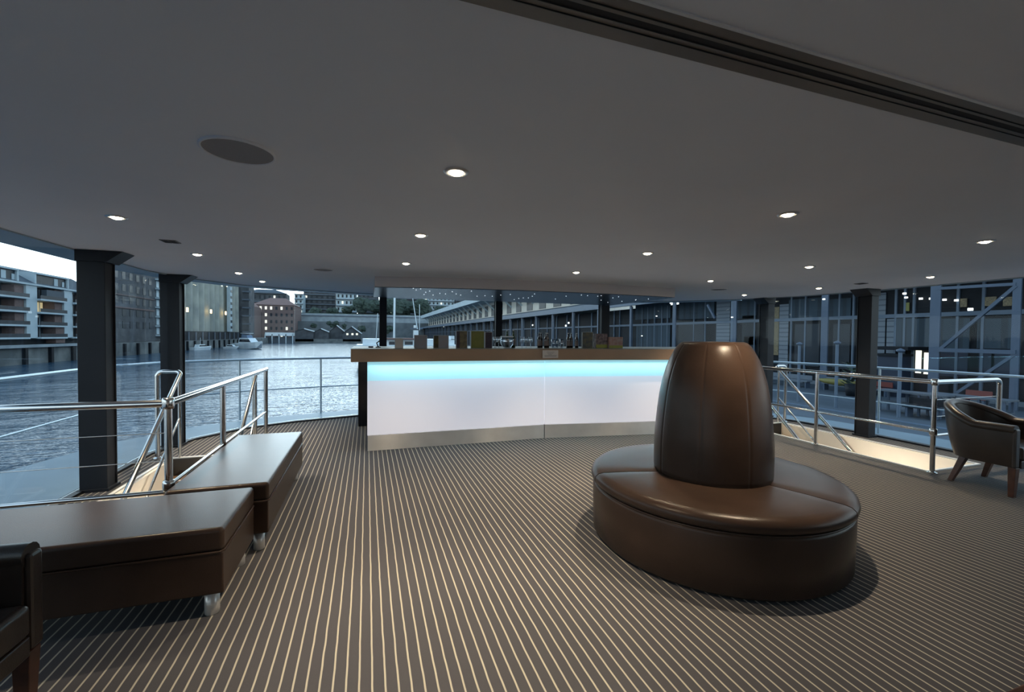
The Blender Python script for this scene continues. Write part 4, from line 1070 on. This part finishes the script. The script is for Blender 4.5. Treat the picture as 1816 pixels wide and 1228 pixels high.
# wall fillings: louvres, blinds, dark windows
def panel(px0, px1, p0, p1, name, m_, off=.05, x=XW):
    a = at((px0+px1)/2, p0, 0, x).z; b_ = at((px0+px1)/2, p1, 0, x).z
    MB().box(x-off-.05, x-off, at(px0,560,0,x).y, at(px1,560,0,x).y, min(a,b_), max(a,b_)).build(name, m_, wh)
panel(1272,1296,530,612,'louvre_panel','louvre_lines')
panel(1384,1400,540,650,'louvre_panel','louvre_lines')
panel(1557,1572,520,650,'louvre_panel','louvre_lines'); panel(1575,1588,566,628,'louvre_panel','louvre_lines')
for (a_, b__) in ((1590,1606),(1606,1622),(1622,1652),(1668,1722),(1736,1802)): panel(a_, b__, 565, 619, 'blind', 'blind_lines')
for (a_, b__) in ((1400,1462),(1472,1510),(1205,1268),(1300,1340),(1128,1190)): panel(a_, b__, 530, 566, 'glazing', 'blind_lines')
panel(1205,1250,575,612,'glazing','window_dark'); panel(1412,1456,575,650,'glazing','window_dark'); panel(1130,1190,577,620,'glazing','blind_lines')
panel(1480,1510,575,655,'glazing','window_dark'); panel(1318,1342,560,620,'glazing','window_dark')
panel(1371,1383,545,630,'lit_window','card_gold'); panel(1322,1342,597,612,'lit_window','card_gold')
panel(1543,1555,560,640,'lit_window','card_gold')
for (a_, b__) in ((1672,1700),(1702,1720),(1740,1762),(1768,1800)): panel(a_, b__, 625, 668, 'shopfront', 'blue_box', .04)
for (a_, b__) in ((1745,1768),(1780,1800)): panel(a_, b__, 527, 543, 'lit_window', 'card_gold', .06)
panel(1704,1716,530,545,'lit_window','card_gold',.06); panel(1608,1614,537,552,'lit_window','card_olive',.06)
panel(1628.5,1638,622,662,'doorway','door_glow',.08); panel(1643.5,1651,626,664,'doorway','door_glow',.08)
MB().box(XW-2.2, XW-.1, ywm(1655), ywm(1590), z2-.1, z2+.1).build('awning', 'wharf_dark', wh)
# braces
def br(p, q, wd, x=XF-.1):
    a = at(*p, 0, x); b_ = at(*q, 0, x); MB().beam(a, b_, wd, wd).build('brace', 'wharf_steel', wh)
br((1803,507),(1665,622),.15); br((1665,512),(1803,504),.15); br((1665,621),(1803,625),.2); br((1803,627),(1690,702),.14)
br((1255,541),(1268,565),.16)
def lamps(px, py, x, r=.07, m_='lamp_cool'):
    p = at(px, py, 0, x); MB().box(p.x-.1, p.x, p.y-r, p.y+r, p.z-r*.7, p.z+r*.7).build('interior_lamp', m_, wh)
for (px, py) in ((1605,521),(1634,530),(1652,530),(1697,533),(1676,532)): lamps(px, py, XW-.12, .075)
lamps(1722,549,XF-.25,.09)
for (px, py) in ((1190,538),(1165,561),(1139,596),(1462,531),(1299,563),(1608,528)): lamps(px, py, XF-.35, .06)
for (px, py) in ((945,577),(1009,573),(1004,578),(787,580)): lamps(px, py, XF-.3, .16)

# lamp posts on the apron
def lamppost(px, ptop, label, X_=24.0):
    p = at(px, ptop, 0, X_)
    l = thing('lamp_post', (p.x,p.y,PZ), label, 'lamp post', 'lamp posts on the wharf')
    MB().tube([(p.x,p.y,PZ),(p.x,p.y,p.z)], .07, 8).build('pole', 'wharf_pale', l)
    MB().lathe([(0,-.12),(.14,-.05),(.16,.02),(0,.1)], (p.x,p.y,p.z), 12).build('lamp_head', 'wharf_steel', l)
lamppost(1418, 610, 'thin lamp post on the wharf just right of the far right column', 22)
lamppost(1485, 608, 'thin lamp post on the wharf left of the near right column', 22)
lamppost(1597, 622, 'short lamp post in front of the blue kiosk', 22)
# kiosk, tables, seats
a = at(1556, 650, 0, 29.7); c = at(1598, 650, 0, 29.7)
ks = thing('kiosk', (29.7,(a.y+c.y)/2,PZ), 'low blue kiosk against the wharf building left of the lit doorway', 'kiosk')
MB().box(29.7,30.6,c.y,a.y,PZ,zof(1580,632,29.7)).build('body', 'blue_box', ks)
MB().box(29.6,30.7,c.y-.05,a.y+.05,zof(1580,632,29.7),zof(1580,628,29.7)).build('roof', 'wharf_dark', ks)
def picnic(px, py, label, L=3.0):
    p = at(px, py, 2, PZ); t_ = thing('picnic_table', (p.x,p.y,PZ), label, 'table', 'outdoor tables on the wharf')
    x, y = p.x, p.y
    MB().box(x-.4,x+.4,y-L/2,y+L/2,PZ+.95,PZ+1.02).build('tabletop', 'table_grey', t_)
    for yy in (y-L/2+.15,y-L/2+.9,y+L/2-.9,y+L/2-.15):
        MB().box(x-.35,x-.27,yy-.04,yy+.04,PZ,PZ+.95).build('leg', 'wharf_steel', t_); MB().box(x+.27,x+.35,yy-.04,yy+.04,PZ,PZ+.95).build('leg', 'wharf_steel', t_)
    MB().box(x-.35,x+.35,y-L/2+.1,y+L/2-.1,PZ+.42,PZ+.48).build('shelf', 'table_grey', t_)
picnic(1618, 735, 'long grey outdoor table on the wharf right of the near column', 2.6)
picnic(1720, 745, 'grey outdoor table on the wharf behind the armchair', 2.6)
def block(px, py, dx, dy, dz, m_, name, label, cat, group=None):
    p = at(px, py, 2, PZ); tag(MB().box(p.x-dx/2,p.x+dx/2,p.y-dy/2,p.y+dy/2,PZ,PZ+dz).build(name, m_, bevel=.05), label, cat, group)
def seat(px, py, m_, label, L):
    p = at(px, py, 2, PZ)
    if p.x > 29.2: p = at(px, py, 0, 29.2)
    t_ = thing('outdoor_bench', (p.x,p.y,PZ), label, 'bench', 'benches on the wharf')
    MB().box(p.x-.25,p.x+.25,p.y-L/2,p.y+L/2,PZ+.42,PZ+.5).build('seat', m_, t_)
    MB().box(p.x+.22,p.x+.28,p.y-L/2,p.y+L/2,PZ+.55,PZ+.85).build('backrest', m_, t_)
    for yy in (p.y-L/2+.15,p.y+L/2-.15): MB().box(p.x-.2,p.x+.2,yy-.04,yy+.04,PZ,PZ+.42).build('leg', 'wharf_steel', t_)
seat(1634, 742, 'wharf_dark', 'dark low bench on the wharf beside the long grey table', 1.2)
seat(1551, 690, 'red_paint', 'red outdoor bench against the wharf building', 1.6)
seat(1730, 722, 'red_paint', 'red outdoor seat behind the right armchair', 1.0)
seat(1395, 684, 'louvre', 'long grey slatted bench left of the thick wharf column', 3.4)
seat(1488, 688, 'louvre', 'long grey slatted bench right of the thick wharf column', 2.0)
p = at(1490, 682, 0, 28.3)
ky = thing('kayak', (p.x,p.y,PZ+.5), 'yellow kayak lying on the bench by the wharf building', 'kayak')
MB().tube([(p.x,p.y-1.6,PZ+.75),(p.x,p.y-.9,PZ+.68),(p.x,p.y,PZ+.66),(p.x,p.y+.9,PZ+.68),(p.x,p.y+1.6,PZ+.75)], [.03,.17,.22,.17,.03], 10).build('hull', 'yellow_paint', ky)
p = at(1514, 670, 0, 27.6)
pp = thing('potted_bush', (27.6,p.y,PZ), 'green bush in a pot by the near right column outside', 'plant')
MB().lathe([(0,0),(.35,0),(.45,.7),(0,.7)], (27.6,p.y,PZ), 14).build('pot', 'wharf_dark', pp)
mb = MB(); rq = random.Random(2)
for q in range(60):
    a_ = rq.uniform(0,6.28); h_ = rq.uniform(.5,1.9); r_ = rq.uniform(.1,.7)*(1.1-h_*.3)
    c_ = Vector((27.6+r_*math.cos(a_), p.y+r_*math.sin(a_), PZ+h_)); d_ = Vector((math.cos(a_),math.sin(a_),.6))*.35; s_ = Vector((-math.sin(a_),math.cos(a_),0))*.12
    mb.add([c_-s_*.3, c_+d_*.5-s_, c_+d_, c_+d_*.5+s_], [(0,1,2,3)])
mb.build('leaves', 'foliage', pp)
